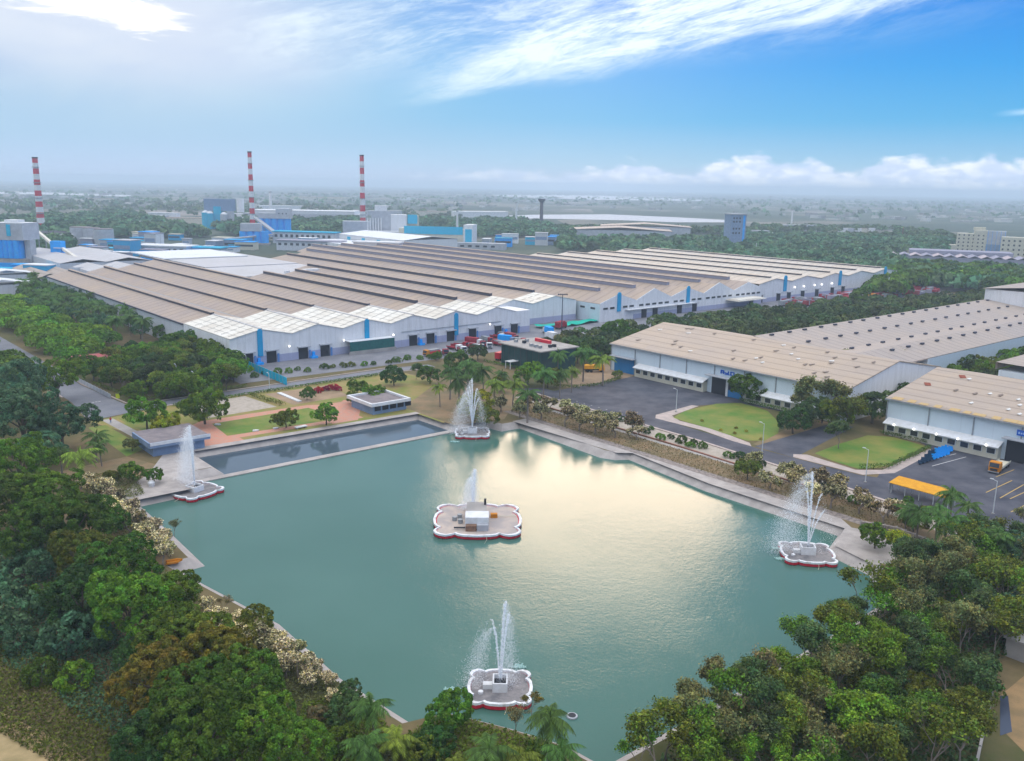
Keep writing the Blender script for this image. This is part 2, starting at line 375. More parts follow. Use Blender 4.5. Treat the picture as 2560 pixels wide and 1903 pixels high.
# ground material: dry scrub near, patchwork of fields, bare ground and bush far away
m, n, b = mat('plain_ground', (.1, .1, .05), .95, .1)
pos = n.n('ShaderNodeNewGeometry').outputs['Position']
a1 = n.noise(pos, .02, 8, .62); a2 = n.noise(pos, .3, 6, .65); a3 = n.noise(pos, .0022, 7, .62)
vo = n.n('ShaderNodeTexVoronoi'); vo.inputs['Scale'].default_value = .0045; n.l(pos, vo.inputs['Vector'])
near = n.mix(n.mapr(a1, .40, .60), (.075, .085, .03), (.20, .145, .075))
near = n.mix(n.m('MULTIPLY', n.mapr(a2, .35, .65), .6), near, (.12, .10, .05))
sepc = n.n('ShaderNodeSeparateColor'); n.l(vo.outputs['Color'], sepc.inputs[0])
fld = n.ramp(sepc.outputs[0], [(0, (.06, .085, .065)), (.35, (.10, .12, .09)), (.55, (.22, .20, .17)), (.75, (.09, .12, .10)), (.9, (.33, .28, .26))], 'CONSTANT')
far = n.mix(n.mapr(a3, .36, .54), (.05, .075, .06), fld)
far = n.mix(n.m('MULTIPLY', n.mapr(a1, .3, .7), .5), far, (.05, .07, .045))
ln = n.n('ShaderNodeVectorMath', operation='LENGTH'); n.l(pos, ln.inputs[0])
n.l(n.mix(n.mapr(ln.outputs['Value'], 500, 950), near, far), b.inputs['Base Color']); M['ground'] = m
BIG = 14500
ring_sheet('ground', [(-BIG, -BIG), (BIG, -BIG), (BIG, BIG), (-BIG, BIG)], [[WU(*p) for p in PO]], 0, M['ground'], world=True)
# sloping concrete bank down to below the water
mb = MB(); nP = len(POND)
inner = offset(POND, -.6)
for i in range(nP):
    j = (i + 1) % nP
    mb.face((*WU(*PO[i]), 0.0), (*WU(*PO[j]), 0.0), (*WU(*inner[j]), -2.0), (*WU(*inner[i]), -2.0))
bk = part('pond_bank', mb, M['bank'], None); tag(bk, kind='structure')
def strip(name, pts, w, z, material, h=.12, kind='structure'):      # narrow raised band along a line of grid points
    mb = MB()
    for i in range(len(pts) - 1):
        p, q = Vector(pts[i]), Vector(pts[i + 1]); d = (q - p).normalized(); nn = Vector((-d.y, d.x)) * w / 2
        mb.prism([WU(*(p + nn)), WU(*(p - nn)), WU(*(q - nn)), WU(*(q + nn))], z, z + h)
    return tag(part(name, mb, material, None), kind=kind)
# water
m, n, b = mat('pond_water', (.035, .125, .10), .06, .5); b.inputs['IOR'].default_value = 1.333
pos = n.n('ShaderNodeNewGeometry').outputs['Position']
big = n.noise(pos, .02, 3, .5)
n.l(n.mix(n.mapr(big, .3, .7), (.052, .132, .105), (.070, .158, .130)), b.inputs['Base Color'])
w1 = n.noise(pos, .55, 4, .62, .25); w2 = n.noise(pos, 1.9, 4, .65, .1); wp = n.mapr(n.noise(pos, .035, 3, .55, .5), .36, .64, .6, 1.3)
hsum = n.m('MULTIPLY', wp, n.m('ADD', n.m('MULTIPLY', w1, .50), n.m('MULTIPLY', w2, .50)))
bn = n.n('ShaderNodeBump'); bn.inputs['Strength'].default_value = .55; bn.inputs['Distance'].default_value = .10; n.l(hsum, bn.inputs['Height']); n.l(bn.outputs[0], b.inputs['Normal'])
b.inputs['Roughness'].default_value = .10; b.inputs['Specular IOR Level'].default_value = .33; M['water'] = m
m, n, b = mat('calm_water', (.07, .10, .13), .03, .5); b.inputs['IOR'].default_value = 1.333; M['calm'] = m  # blue-grey base carries part of the sky reflection as colour
pos = n.n('ShaderNodeNewGeometry').outputs['Position']; bn = n.n('ShaderNodeBump'); bn.inputs['Strength'].default_value = .25; bn.inputs['Distance'].default_value = .05; n.l(n.noise(pos, 1.2, 3, .6, .3), bn.inputs['Height']); n.l(bn.outputs[0], b.inputs['Normal'])
ring_sheet('pond_water', offset(POND, .5), [], -1.5, M['water'])
ring_sheet('basin_water', [(-47.4, -115.5), (-47.4, -98), (16.6, -100), (16.9, -115.6)], [], -1.485, M['calm'])
tag(part('causeway', MB().prism([WU(-56, -117.0), WU(16.8, -117.4), WU(16.8, -115.2), WU(-56, -115.0)], -2.2, -1.3), M['bank'], None), kind='structure')
m, n, b = mat('lake_water', (.55, .54, .56), .5, .0); M['lake'] = m  # pale base colour stands in for the reflected sky; specular is off
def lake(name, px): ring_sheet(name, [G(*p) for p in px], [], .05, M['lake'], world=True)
lake('lake', [(1180, 542), (1335, 537), (1520, 536), (1680, 543), (1812, 550), (1815, 556), (1690, 556), (1560, 551), (1420, 548), (1290, 546)])
lake('lake', [(1230, 487), (1500, 489), (1760, 500), (1760, 503), (1500, 500), (1260, 492)])
lake('river', [(0, 480), (150, 482), (330, 488), (320, 492), (150, 487), (0, 485)])

# ------------------------------------------------------------------ ground sheets (each a few cm above the one below)
def sheet(name, uv, z, material, kind='structure'): return ring_sheet(name, uv, [], z, material, kind)
def psheet(name, px, z, material, kind='structure'): return ring_sheet(name, [G(*p) for p in px], [], z, material, kind, world=True)
sheet('factory_yard', [(-8, -33), (0, -33), (142, -38), (200, -30), (600, -45), (600, 30), (-8, 40)], .02, M['asphalt_yard'])
sheet('loading_yard', [(64, -101), (108.8, -101), (111, -88), (111, -176), (108, -176), (104, -146), (89, -141), (71, -142), (68, -146), (62, -110)], .03, M['asphalt'])
sheet('road', [(61.7, -92), (68.5, -95), (69.4, -146), (67, -181), (68.0, -208), (71, -214), (61, -260), (52, -260), (57.4, -208), (60.6, -168)], .04, M['asphalt'])
sheet('side_road', [(68, -178.5), (67.5, -190.5), (107, -184), (107, -178)], .032, M['asphalt'])
sheet('parking_yard', [(60, -214), (73, -210), (104, -207.6), (108.8, -200), (108.8, -300), (40, -300), (50, -250)], .046, M['asphalt'])
sheet('pavement', [(68.9, -144), (72, -141.5), (90, -140.2), (91, -142.2), (75, -145), (72.4, -150), (72.6, -163), (69.6, -175.8), (67.3, -178), (67.4, -172), (69.5, -160)], .05, M['kerb'])
sheet('pavement', [(67.8, -190), (70, -188.6), (72.5, -191), (70.8, -205), (76, -209), (103, -207.5), (103, -209.5), (76, -212), (68.6, -208)], .05, M['kerb'])
sheet('oval_lawn', [(73.5, -146.8), (78, -145), (84.5, -143.3), (97.6, -143.6), (104.6, -147.4), (104.5, -152), (102.8, -158.7), (93.6, -169), (83.8, -175), (74.3, -177), (70.6, -174), (71.4, -168), (72.6, -160), (72.8, -152)], .06, M['lawn'])
sheet('corner_lawn', [(75, -191.5), (86.6, -190.8), (102, -191), (106.2, -196.3), (104.5, -205.5), (92.4, -207.1), (77.1, -207.8), (72, -205.1), (73, -197.3)], .06, M['lawn'])
sheet('verge', [(69, -177), (106, -171), (106, -178.4), (69.5, -179)], .021, M['dry'])
sheet('bank_path', [(33.5, -122), (38.3, -122), (38.4, -157), (38.4, -220), (34, -226), (34.4, -190), (38, -163.4), (35, -161)], .022, M['bank'])
sheet('corner_ramp', [(22, -236), (24.6, -226.5), (35, -223), (37.5, -228), (30, -240)], .023, M['bank'])
sheet('stone_band', [(38.4, -112), (41, -112), (41, -230), (38.4, -225)], .024, M['stone'])
sheet('dry_grass_strip', [(41, -100), (50, -100), (50, -262), (41, -262)], .025, M['dry'])
sheet('footpath', [(50, -120), (51.5, -120), (51.3, -205), (49.9, -205)], .03, M['concrete'])
sheet('planted_slope', [(52.8, -100), (60.4, -100), (60, -165), (56.5, -208), (50.5, -262), (44, -262), (51.2, -205), (52.6, -165)], .028, M['gravel'])
strip('kerb', [(61.2, -101), (60.2, -167), (57, -208), (50.6, -262)], .9, .02, M['kerb'], .22)
strip('retaining_edge', [(52.2, -110), (52, -165), (50.4, -206)], .5, .0, weathered('red_edge', (.30, .13, .09), (.2, .1, .07), .6, obj=False), .3)
for k in range(9): tag(part('road_dash', MB().box(0, .5, -.1, .1, .0, .01), M['paint'], None, loc=(*WU(64.8 - k * .03, -116 - k * 3.2), .055), rot=TH + math.pi / 2), kind='structure')
# parking bay lines
for k in range(6):
    p = UV(2290 + k * 21, 1165 - k * 9.5); 
for px in [((2330, 1166), (2415, 1143)), ((2310, 1155), (2390, 1135)), ((2342, 1148), (2370, 1138))]:
    strip('bay_line', [UV(*px[0]), UV(*px[1])], .18, .06, M['paint'], .012)
for px in [((2490, 1193), (2535, 1175)), ((2465, 1232), (2530, 1202)), ((2500, 1246), (2560, 1212)), ((2525, 1248), (2575, 1225)), ((2527, 1281), (2580, 1255))]:
    strip('bay_line', [UV(*px[0]), UV(*px[1])], .22, .06, M['paint_y'], .012)
# left side: main road, junction, garden
sheet('entrance_road', [(-62, 140), (-52, 140), (-49, 20), (-49.5, -5), (-46, -42), (-60, -52), (-58, -28)], .03, M['asphalt_old'])
sheet('garden_road', [(-50, -41), (-40, -42), (45, -39.6), (60, -42), (60, -47), (40, -45.2), (-38, -47.6), (-60, -53)], .034, M['asphalt_old'])
strip('kerb', [(-48.6, 30), (-49, -5), (-45.6, -38), (-40, -41.2), (44, -38.6)], .5, .0, M['kerb'], .16)
strip('kerb', [(-62.3, 120), (-58.6, -20)], .5, .0, M['kerb'], .16)
strip('kerb', [(-38, -48.3), (40, -45.9), (58, -48.5)], .5, .0, M['kerb'], .16)
sheet('garden_ground', [(-60, -54), (-38, -48.8), (42, -46.4), (44, -100), (16.8, -112), (16.6, -98), (-47, -96), (-50, -90)], .021, M['lawn_dry'])
sheet('brick_path', [(-36, -71), (-4, -71.5), (0, -74), (9, -74), (9, -78), (-1, -80), (2, -86), (2, -94), (-46, -92), (-45, -78)], .026, M['brick'])
sheet('brick_patch', [UV(860, 1000), UV(905, 1010), UV(895, 1050), UV(830, 1060), UV(820, 1030)], .029, M['brick'])
sheet('brick_patch', [UV(475, 1065), UV(530, 1060), UV(620, 1105), UV(560, 1115), UV(480, 1120)], .0295, M['brick'])
sheet('garden_lawn', [(-34.5, -75.4), (-5.3, -74.7), (-4.3, -80), (-6, -86), (-7.3, -90.9), (-35.9, -89.2)], .032, M['lawn'])
sheet('gravel_patch', [(-31, -51), (-14, -50), (-12, -68), (-33, -69)], .027, M['gravel'])
sheet('earth_bed', [(-8, -51), (14, -51), (12, -68), (-7, -69)], .027, M['dirt'])
sheet('basin_edge', [(-54, -94.5), (17.5, -97.3), (17.5, -99.6), (-49, -97.6), (-49, -112), (-57, -112), (-57, -124), (-74, -124), (-74, -121), (-62, -108)], .04, M['bank'])
sheet('footpath', [(-57, -54), (-54, -54), (-52, -84), (-55, -84)], .03, M['concrete'])
sheet('green_verge', [(-53, -55), (-48, -54.5), (-46, -72), (-51, -78)], .029, M['lawn'])
sheet('green_verge', [(-62, -60), (-57.6, -60), (-56, -88), (-62, -92)], .029, M['lawn'])
sheet('dry_slope', [(-84, -96), (-62, -92), (-58, -104), (-73, -121), (-75, -160), (-86, -160)], .022, M['dry'])
sheet('north_slope', [(17.6, -72), (45, -52), (50, -60), (60, -95), (52, -112), (41, -112), (33, -119), (17.6, -116)], .023, M['dry'])
sheet('north_lawn', [(17.6, -72), (45, -50), (46, -68), (26, -84), (17.6, -90)], .03, M['lawn_dry'])
psheet('sandy_lot', [(1560, 905), (1500, 900), (1420, 955), (1470, 975), (1600, 935)], .027, M['dirt'])
psheet('dry_field', [(0, 1780), (150, 1850), (300, 1960), (-200, 2100), (-200, 1760)], .02, weathered('straw', (.42, .30, .15), (.26, .20, .09), .3, obj=False, detail=9, bump=.5))
psheet('dry_field', [(2560, 1690), (2500, 1740), (2510, 1830), (2560, 1880), (2800, 1880), (2800, 1690)], .02, weathered('straw_b', (.36, .22, .10), (.22, .15, .07), .3, obj=False, detail=9, bump=.5))
psheet('dirt_track', [(2330, 750), (2420, 730), (2440, 755), (2250, 790), (2160, 790)], .03, M['dirt'])

# ------------------------------------------------------------------ factory halls
def gable_roof(mb, x0, x1, y0, y1, ze, zr, xr=None, th=.25, over=.3):
    xr = (x0 + x1) / 2 if xr is None else xr
    y0 -= over
    for (xa, za, xb, zb) in ((x0, ze, xr, zr), (xr, zr, x1, ze)):
        mb.face((xa, y0, za), (xb, y0, zb), (xb, y1, zb), (xa, y1, za))
        mb.face((xa, y0, za - th), (xa, y1, za - th), (xb, y1, zb - th), (xb, y0, zb - th))
        mb.face((xa, y0, za - th), (xb, y0, zb - th), (xb, y0, zb), (xa, y0, za))
        mb.face((xb, y1, zb - th), (xa, y1, za - th), (xa, y1, za), (xb, y1, zb))
    mb.face((x0, y0, ze - th), (x0, y0, ze), (x0, y1, ze), (x0, y1, ze - th)); mb.face((x1, y0, ze - th), (x1, y1, ze - th), (x1, y1, ze), (x1, y0, ze))
def gable_wall(mb, x0, x1, y, zr, ze, z0=0, xr=None, t=.35):
    xr = (x0 + x1) / 2 if xr is None else xr
    P = [(x0, z0), (x1, z0), (x1, ze), (xr, zr), (x0, ze)]
    b = len(mb.v); mb.v += [(x, y, z) for x, z in P] + [(x, y + t, z) for x, z in P]
    mb.f += [(b, b + 1, b + 2, b + 3, b + 4), (b + 9, b + 8, b + 7, b + 6, b + 5)]
    for i in range(5): j = (i + 1) % 5; mb.f.append((b + j, b + i, b + 5 + i, b + 5 + j))
door_me = MB().box(-1.9, 1.9, -.12, .1, 0, 4.4).mesh('loading_door', M['dark'])
canopy_me = MB().box(-2.5, 2.5, -1.3, 0, 4.5, 4.85).mesh('canopy', M['silo_grey'])
jamb_me = MB().box(-.35, .35, -.3, 0, 0, 3.2).mesh('bollard_panel', mat('bollard_blue', (.10, .25, .55), .6)[0])
leveller_me = MB().box(-1.3, 1.3, -1.8, 0, 0, .8).box(-.5, .5, -1.0, -.2, .8, 2.4).mesh('dock_leveller', M['blue'])
wlamp_me = MB().cyl(0, 0, -.28, .28, .3, n=8).mesh('lamp_head', M['lamp'])
window_me = MB().box(-1.75, 1.75, -.10, .05, 0, 1.2).mesh('window', M['steel_white']); pane_me = MB().box(-1.55, 1.55, -.16, -.09, .12, 1.08).mesh('pane', M['glass'])
def strip_mesh(h, w=1.9):
    mb = MB(); n_ = 8
    P = [(-w / 2, 0), (w / 2, 0)] + [(w / 2 * math.cos(math.pi * i / n_), h - w / 2 + w / 2 * math.sin(math.pi * i / n_)) for i in range(n_ + 1)]
    b = len(mb.v); k = len(P); mb.v += [(x, -.5, z) for x, z in P] + [(x, 0, z) for x, z in P]
    mb.f.append(tuple(range(b, b + k)))
    for i in range(k): j = (i + 1) % k; mb.f.append((b + j, b + i, b + k + i, b + k + j))
    return mb.mesh('vertical_fin', M['cyan'])
def add_door(root, x, y, jam=True, lev=False):
    d = put('loading_door', door_me, root, (x, y, 0)); put('canopy', canopy_me, d)
    if jam: put('bollard_panel', jamb_me, root, (x + 2.6, y - .05, 0))
    if lev: put('dock_leveller', leveller_me, root, (x - 5.2, y, 0))

# A: white-roofed dispatch block
VF = -6.
A = gthing('dispatch_hall', 'long white factory front block with seven cream gable roofs and open loading doors', 'factory hall', 0, VF)
E1 = [0, 24, 45.2, 67, 88.5, 110.5, 132.5]
DEP = [44, 44, 44, 34, 29, 29]
for i in range(6):
    x0, x1 = E1[i], E1[i + 1]
    mb = MB(); gable_roof(mb, x0, x1, 0, DEP[i], 10.2, 12.8); rf = part('roof_bay', mb, M['white_roof'], A)
    part('ridge_cap', MB().box((x0 + x1) / 2 - .45, (x0 + x1) / 2 + .45, 0, DEP[i], 12.7, 13.0), M['grey_roof'], rf)
    sk = MB(); sl_ = (12.8 - 10.2) / ((x1 - x0) / 2); 
    sk.face((-1.4, -.3, -1.4 * sl_ + .06), (1.4, -.3, 1.4 * sl_ + .06), (1.4, .3, 1.4 * sl_ + .06), (-1.4, .3, -1.4 * sl_ + .06))
    sme = sk.mesh('skylight', mat('skylight_strip', (.30, .27, .23), .5)[0]); 
    for r in range(int(DEP[i] / 6.5)):
        for c in range(3):
            xx = x0 + (x1 - x0) / 2 * (c + .7) / 3.4
            put('skylight', sme, rf, (xx, 3.5 + r * 6.3 + c * .7, 10.2 + (xx - x0) * sl_))
            xr_ = x1 - (xx - x0)
            put('skylight', sme, rf, (xr_, 3.5 + r * 6.3 + c * .7, 10.2 + (x1 - xr_) * sl_), rot=math.pi)
    mb = MB(); gable_wall(mb, x0 + .002, x1 - .002, 0, 12.5, 9.95); part('gable_wall', mb, M['wall_white'], A)
mb = MB(); mb.box(132.5, 141, 0, 29, 0, 10.0); part('end_bay', mb, M['wall_white'], A)
part('side_wall', MB().box(0.002, .35, .36, 44, 0, 9.95), M['wall_white'], A)
part('plinth_band', MB().box(8, 141, -.06, 0, 0, 2.8), M['plinth'], A)
part('drain_rail', MB().box(72, 124, -.35, -.1, 6.1, 6.25), M['steel'], A)
fin_me = strip_mesh(10.0)
for x, z, s in ((11.3, 2.9, 1.), (55.8, 4.6, .82), (99.4, 2.4, .94)): put('vertical_fin', fin_me, A, (x, -.02, z), sc=(1, 1, s))
for i, x in enumerate((6.6, 15.6, 28.3, 37.4, 77.6, 86.2, 98.0 - 1.5, 108.2, 122.4, 131.8)): add_door(A, x, -.07, True, i in (1, 3, 5, 9))
for x in (-0 + 2.2, 22.2, 45.0, 67.4, 117): put('lamp_head', wlamp_me, A, (x, -1.2, 5.6)); part('lamp_bracket', MB().box(x - .06, x + .06, -1.2, 0, 5.28, 5.36), M['steel'], A)
part('awning_screen', MB().box(46, 66, -4.2, -3.9, .9, 5.0), M['green_net'], A)
part('awning_roof', MB().box(46, 66, -4.2, 0, 5.05, 5.2), M['white_sheet'], A)
part('screen_base', MB().box(45.5, 66.5, -4.6, -4.25, 0, 1.4), M['concrete'], A)
# set-back bays 7 and 8
B = gthing('set_back_hall', 'plain white twin-gabled hall set back between the dispatch block and the windowed hall', 'factory hall', 132.6, 10.)
for i, (x0, x1) in enumerate(((0, 24), (24, 53))):
    mb = MB(); gable_roof(mb, x0, x1, 0, 16, 10., 12.8); rf = part('roof_bay', mb, M['white_roof'], B)
    for r in range(2):
        for c in range(3):
            xx = x0 + (x1 - x0) / 2 * (c + .7) / 3.4; put('skylight', sme, rf, (xx, 4 + r * 6, 10. + (xx - x0) * 2.8 / ((x1 - x0) / 2) + .06))
    mb = MB(); gable_wall(mb, x0 + .002, x1 - .002, 0, 12.5, 9.75); part('gable_wall', mb, M['wall_white'], B)
part('plinth_band', MB().box(8, 53, -.06, 0, 0, 2.8), M['plinth'], B)

# C: brown-roofed main works behind the dispatch block
C = gthing('main_works', 'vast brown multi-bay factory roof with dark ridge vents behind the white block', 'factory hall', 0, 0)
EB = [0, 24, 45.2, 67, 88.5, 110.5, 132.5, 156.5, 187.4]
Y0 = [38.3, 38.3, 38.3, 28.3, 23.3, 23.3, 26.2, 26.2]
Y1 = [251, 262, 275, 303, 182, 186, 215, 300]
for i in range(8):
    x0, x1 = EB[i], EB[i + 1]
    mb = MB(); gable_roof(mb, x0 + .01, x1 - .01, Y0[i], Y1[i], 10.0, 12.7, over=0); rf = part('roof_bay', mb, M['brown_roof'], C)
    xm = (x0 + x1) / 2
    part('ridge_vent', MB().box(xm - .7, xm + .7, Y0[i] + .5, Y1[i] - 1, 12.5, 13.4 + (.5 if i > 3 else 0)), M['dark_line'], C)
    part('ridge_cap', MB().box(xm - .9, xm + .9, Y0[i] + .5, Y1[i] - 1, 13.401 + (.5 if i > 3 else 0), 13.6 + (.5 if i > 3 else 0)), M['brown_roof'], C)
    part('valley_gutter', MB().box(x1 - .4, x1 + .4, Y0[i], min(Y1[i], Y1[min(i + 1, 7)]), 9.9, 10.12), M['steel'], C)
part('side_wall', MB().box(.02, .4, 38.3, 250, 0, 9.8), M['wall_side'], C)
part('gutter', MB().box(-.5, .02, 38.3, 250, 9.5, 10.05), M['dark_line'], C)
mb = MB(); mb.box(24, 180, 299, 299.4, 0, 9.8); part('rear_wall', mb, M['wall_side'], C)
# grey and white flat-looking roofs behind bays 5-8
D = gthing('grey_roof_hall', 'pale grey low roof spread between the brown bays, with white sheet section', 'factory hall', 88.5, 187)
part('roof', MB().box(0, 67, 0, 62, 9.0, 10.6), M['grey_roof'], D)
part('roof', MB().box(3, 67, 62.5, 190, 9.0, 11.0), M['grey_roof'], D)
part('white_roof_sheet', MB().box(0, 60, 128, 200, 11.0, 11.8), M['white_sheet'], D)
part('roof_box', MB().box(40, 52, 4, 8, 10.6, 12.6), M['white'], D); part('roof_box', MB().box(30, 33, 6, 8, 10.6, 12.2), M['white'], D)
part('shrub_on_roof_edge', MB().box(18, 20, 2, 4, 10.6, 11.6), mat('dark_plant', (.02, .05, .03))[0], D)

# E: windowed hall with pointed gables
Eh = gthing('windowed_hall', 'brown-roofed hall with pointed pale gables, a row of small windows and two blue fins', 'factory hall', 187.5, -5)
EC = [0, 26, 53, 80, 107, 134]
for i in range(5):
    x0, x1 = EC[i], EC[i + 1]
    mb = MB(); gable_roof(mb, x0 + .01, x1 - .01, .4, 372 if i else 330, 9.2, 13.4, over=0); part('roof_bay', mb, M['brown_roof'], Eh)
    xm = (x0 + x1) / 2
    part('ridge_vent', MB().box(xm - 1.0, xm + 1.0, 14, 370 if i else 328, 13.2, 14.9), M['louvre_blue'], Eh)
    part('ridge_cap', MB().box(xm - 1.3, xm + 1.3, 14, 370 if i else 328, 14.9, 15.15), M['brown_roof'], Eh)
    mb = MB(); gable_wall(mb, x0 + .004, x1 - .004, 0, 14.6 if i % 2 else 13.2, 9.4); part('gable_wall', mb, M['wall_white'], Eh)
    for k in range(5):
        if i in (0, 2) and k == 2: continue
        w_ = put('window', window_me, Eh, (x0 + 3.6 + k * (x1 - x0 - 7.2) / 4, -.02, 6.0)); put('pane', pane_me, w_)
part('side_wall', MB().box(.004, .4, .36, 31, 0, 9.0), M['wall_blueish'], Eh)
for k in range(4):
    w_ = put('window', window_me, Eh, (-.02, 5 + k * 7.2, 6.0), rot=-math.pi / 2); put('pane', pane_me, w_)
fin2 = strip_mesh(9.6, 2.4)
for x in (13, 66.5): put('vertical_fin', fin2, Eh, (x, -.04, 4.6))
for x in (32, 40.5, 60, 72.5, 124): add_door(Eh, x, -.07, False)
part('plinth_band', MB().box(24, 134, -.06, 0, 0, 2.4), M['plinth'], Eh)
part('long_canopy', MB().box(18, 55, -2.4, 0, 4.9, 5.2), M['white'], Eh)
part('long_canopy', MB().box(56, 70, -2.4, 0, 4.9, 5.2), M['white'], Eh)
part('barrel_canopy', MB().box(100, 126, -9, -.1, 4.2, 4.6).box(101, 125, -8, -1, 4.6, 5.1), M['white_roof'], Eh)
# F: pale hall at the right end
Fh = gthing('pale_roof_hall', 'pale ribbed multi-gable hall at the far right end with three blue fins', 'factory hall', 321.6, -3)
EF = [0, 33, 65.5, 98, 130.5, 163]
for i in range(5):
    x0, x1 = EF[i], EF[i + 1]
    mb = MB(); gable_roof(mb, x0 + .01, x1 - .01, 0, 216, 11.2, 13.6, over=.4); part('roof_bay', mb, M['pale_roof'], Fh)
    xm = (x0 + x1) / 2
    part('ridge_vent', MB().box(xm - .8, xm + .8, 4, 214, 13.5, 14.2), M['dark_line'], Fh)
    part('ridge_cap', MB().box(xm - 1.2, xm + 1.2, 4, 214, 14.2, 14.45), M['pale_roof'], Fh)
    part('valley_gutter', MB().box(x1 - .5, x1 + .3, 0, 214, 11.1, 11.35), M['steel'], Fh)
    mb = MB(); gable_wall(mb, x0 + .004, x1 - .004, 0, 13.3, 10.9); part('gable_wall', mb, M['wall_white'], Fh)
part('end_wall', MB().box(162.7, 163, .4, 216, 0, 11.0), M['wall_white'], Fh)
part('plinth_band', MB().box(4, 150, -.06, 0, 0, 2.6), M['plinth'], Fh)
fin3 = strip_mesh(9.5, 3.0)
for x in (26, 88, 146): put('vertical_fin', fin3, Fh, (x, -.04, 5.4))
for x in (2, 20, 31, 46, 62, 80, 93): add_door(Fh, x, -.07, False)
for x in (36, 46, 58, 66, 78): put('lamp_head', wlamp_me, Fh, (x, -.8, 7.2), sc=1.3)
# grey halls at the back left of the brown roofs
for i, (u_, v_, w_, d_, h_, mm, lab) in enumerate(((26, 330, 58, 120, 10, 'grey_roof', 'grey low-pitched hall behind the left end of the brown roofs'), (-2, 262, 26, 70, 8, 'tan_roof_b', 'small tan hall between the silo block and the brown roofs'), (30, 275, 36, 40, 9, 'louvre', 'dark-striped lean-to hall at the back corner of the brown roofs'))):
    r = gthing('rear_hall', lab, 'factory hall', u_, v_); part('wall', MB().box(0, w_, 0, d_, 0, h_ - .1), M['wall_side'], r)
    for k in range(2): mb = MB(); gable_roof(mb, k * w_ / 2 + .01, (k + 1) * w_ / 2 - .01, 0, d_, h_, h_ + 2.4, over=.4); part('roof_bay', mb, M['grey_roof'] if mm == 'louvre' else M[mm], r)
# cluttered sheds of the plant
rg = random.Random(21); CN = dict(white='white', silo_grey='grey', teal='teal', roofviolet='violet-grey', white_sheet='bright white', bluegrey='blue-grey', blue='bright blue', wall_side='pale grey', cream='cream', cyan='cyan')
CM = ['white', 'silo_grey', 'teal', 'roofviolet', 'white_sheet', 'bluegrey', 'blue', 'wall_side', 'cream', 'cyan']
for (x0_, x1_, y0_, y1_, n_) in ((215, 620, 598, 652, 34), (640, 1000, 600, 628, 22), (960, 1400, 600, 618, 20), (120, 330, 625, 660, 10), (-40, 130, 690, 712, 8)):
    for _ in range(n_):
        px, py = rg.uniform(x0_, x1_), rg.uniform(y0_, y1_); x, y = G(px, py); w_ = rg.uniform(5, 20); d_ = rg.uniform(5, 14); h_ = rg.uniform(3.5, 9) * (1.6 if rg.random() < .2 else 1)
        u_, v_ = UV(px, py)
        if 0 < v_ < 300 and u_ > 0 and u_ < 190: continue
        wm, rm = rg.choice(CM), rg.choice(CM); where = 'left of the middle striped chimney' if px < 633 else 'between the two right striped chimneys' if px < 908 else 'right of the right striped chimney'
        r = thing('plant_shed', 'small %s shed with %s roof %s' % (CN[wm], CN[rm], where), 'shed', (x, y), R_(-12) + rg.uniform(-.1, .1), 'small %s and %s sheds %s' % (CN[wm], CN[rm], where))
        part('wall', MB().box(-w_ / 2, w_ / 2, 0, d_, 0, h_), M[wm], r); part('roof', MB().box(-w_ / 2 - .4, w_ / 2 + .4, -.4, d_ + .4, h_ + .01, h_ + .6), M[rm], r)
        part('window_band', MB().box(-w_ / 2 + .6, w_ / 2 - .6, -.12, -.01, h_ * .45, h_ * .7), M['glass'] if rg.random() < .5 else M['bluegrey'], r)
# pipe bridges
for i, (p0, p1) in enumerate((((560, 622), (700, 606)), ((880, 622), (1010, 612)), ((1000, 624), (1180, 616)))):
    c_, d2 = G(*p0), G(*p1); r = thing('pipe_bridge', ('left of three grey pipe bridges among the plant sheds', 'middle of three grey pipe bridges, by the pale tower cluster', 'right of three grey pipe bridges, below the teal-banded building')[i], 'pipe bridge', c_)
    v2 = Vector((d2[0] - c_[0], d2[1] - c_[1], 0)); part('pipe_run', MB().tube([(0, 0, 9), tuple(v2 + Vector((0, 0, 9)))], 1.0, 8).tube([(0, 2.5, 9), tuple(v2 + Vector((0, 2.5, 9)))], .8, 8), M['silo_grey'], r)
    for k in range(5): q = v2 * k / 4; part('trestle', MB().box(q.x - .4, q.x + .4, q.y - .4, q.y + 2.6, 0, 8.1), M['steel'], r)
# white long hall with teal squares behind
J = gthing('teal_square_shed', 'long white production shed with teal squares along its wall behind the brown roofs', 'factory hall', 330, 385)
part('body', MB().box(0, 60, 0, 120, 0, 14), M['white'], J)
mb = MB(); gable_roof(mb, -1, 61, 0, 120, 14.05, 17, over=.5); part('roof', mb, M['white_sheet'], J)
for k in range(4): part('teal_panel', MB().box(-.3, -.02, 14 + k * 28, 20 + k * 28, 7, 12), M['teal'], J)
part('side_shed', MB().box(-38, -2, 0, 118, 0, 9), M['white_sheet'], J)

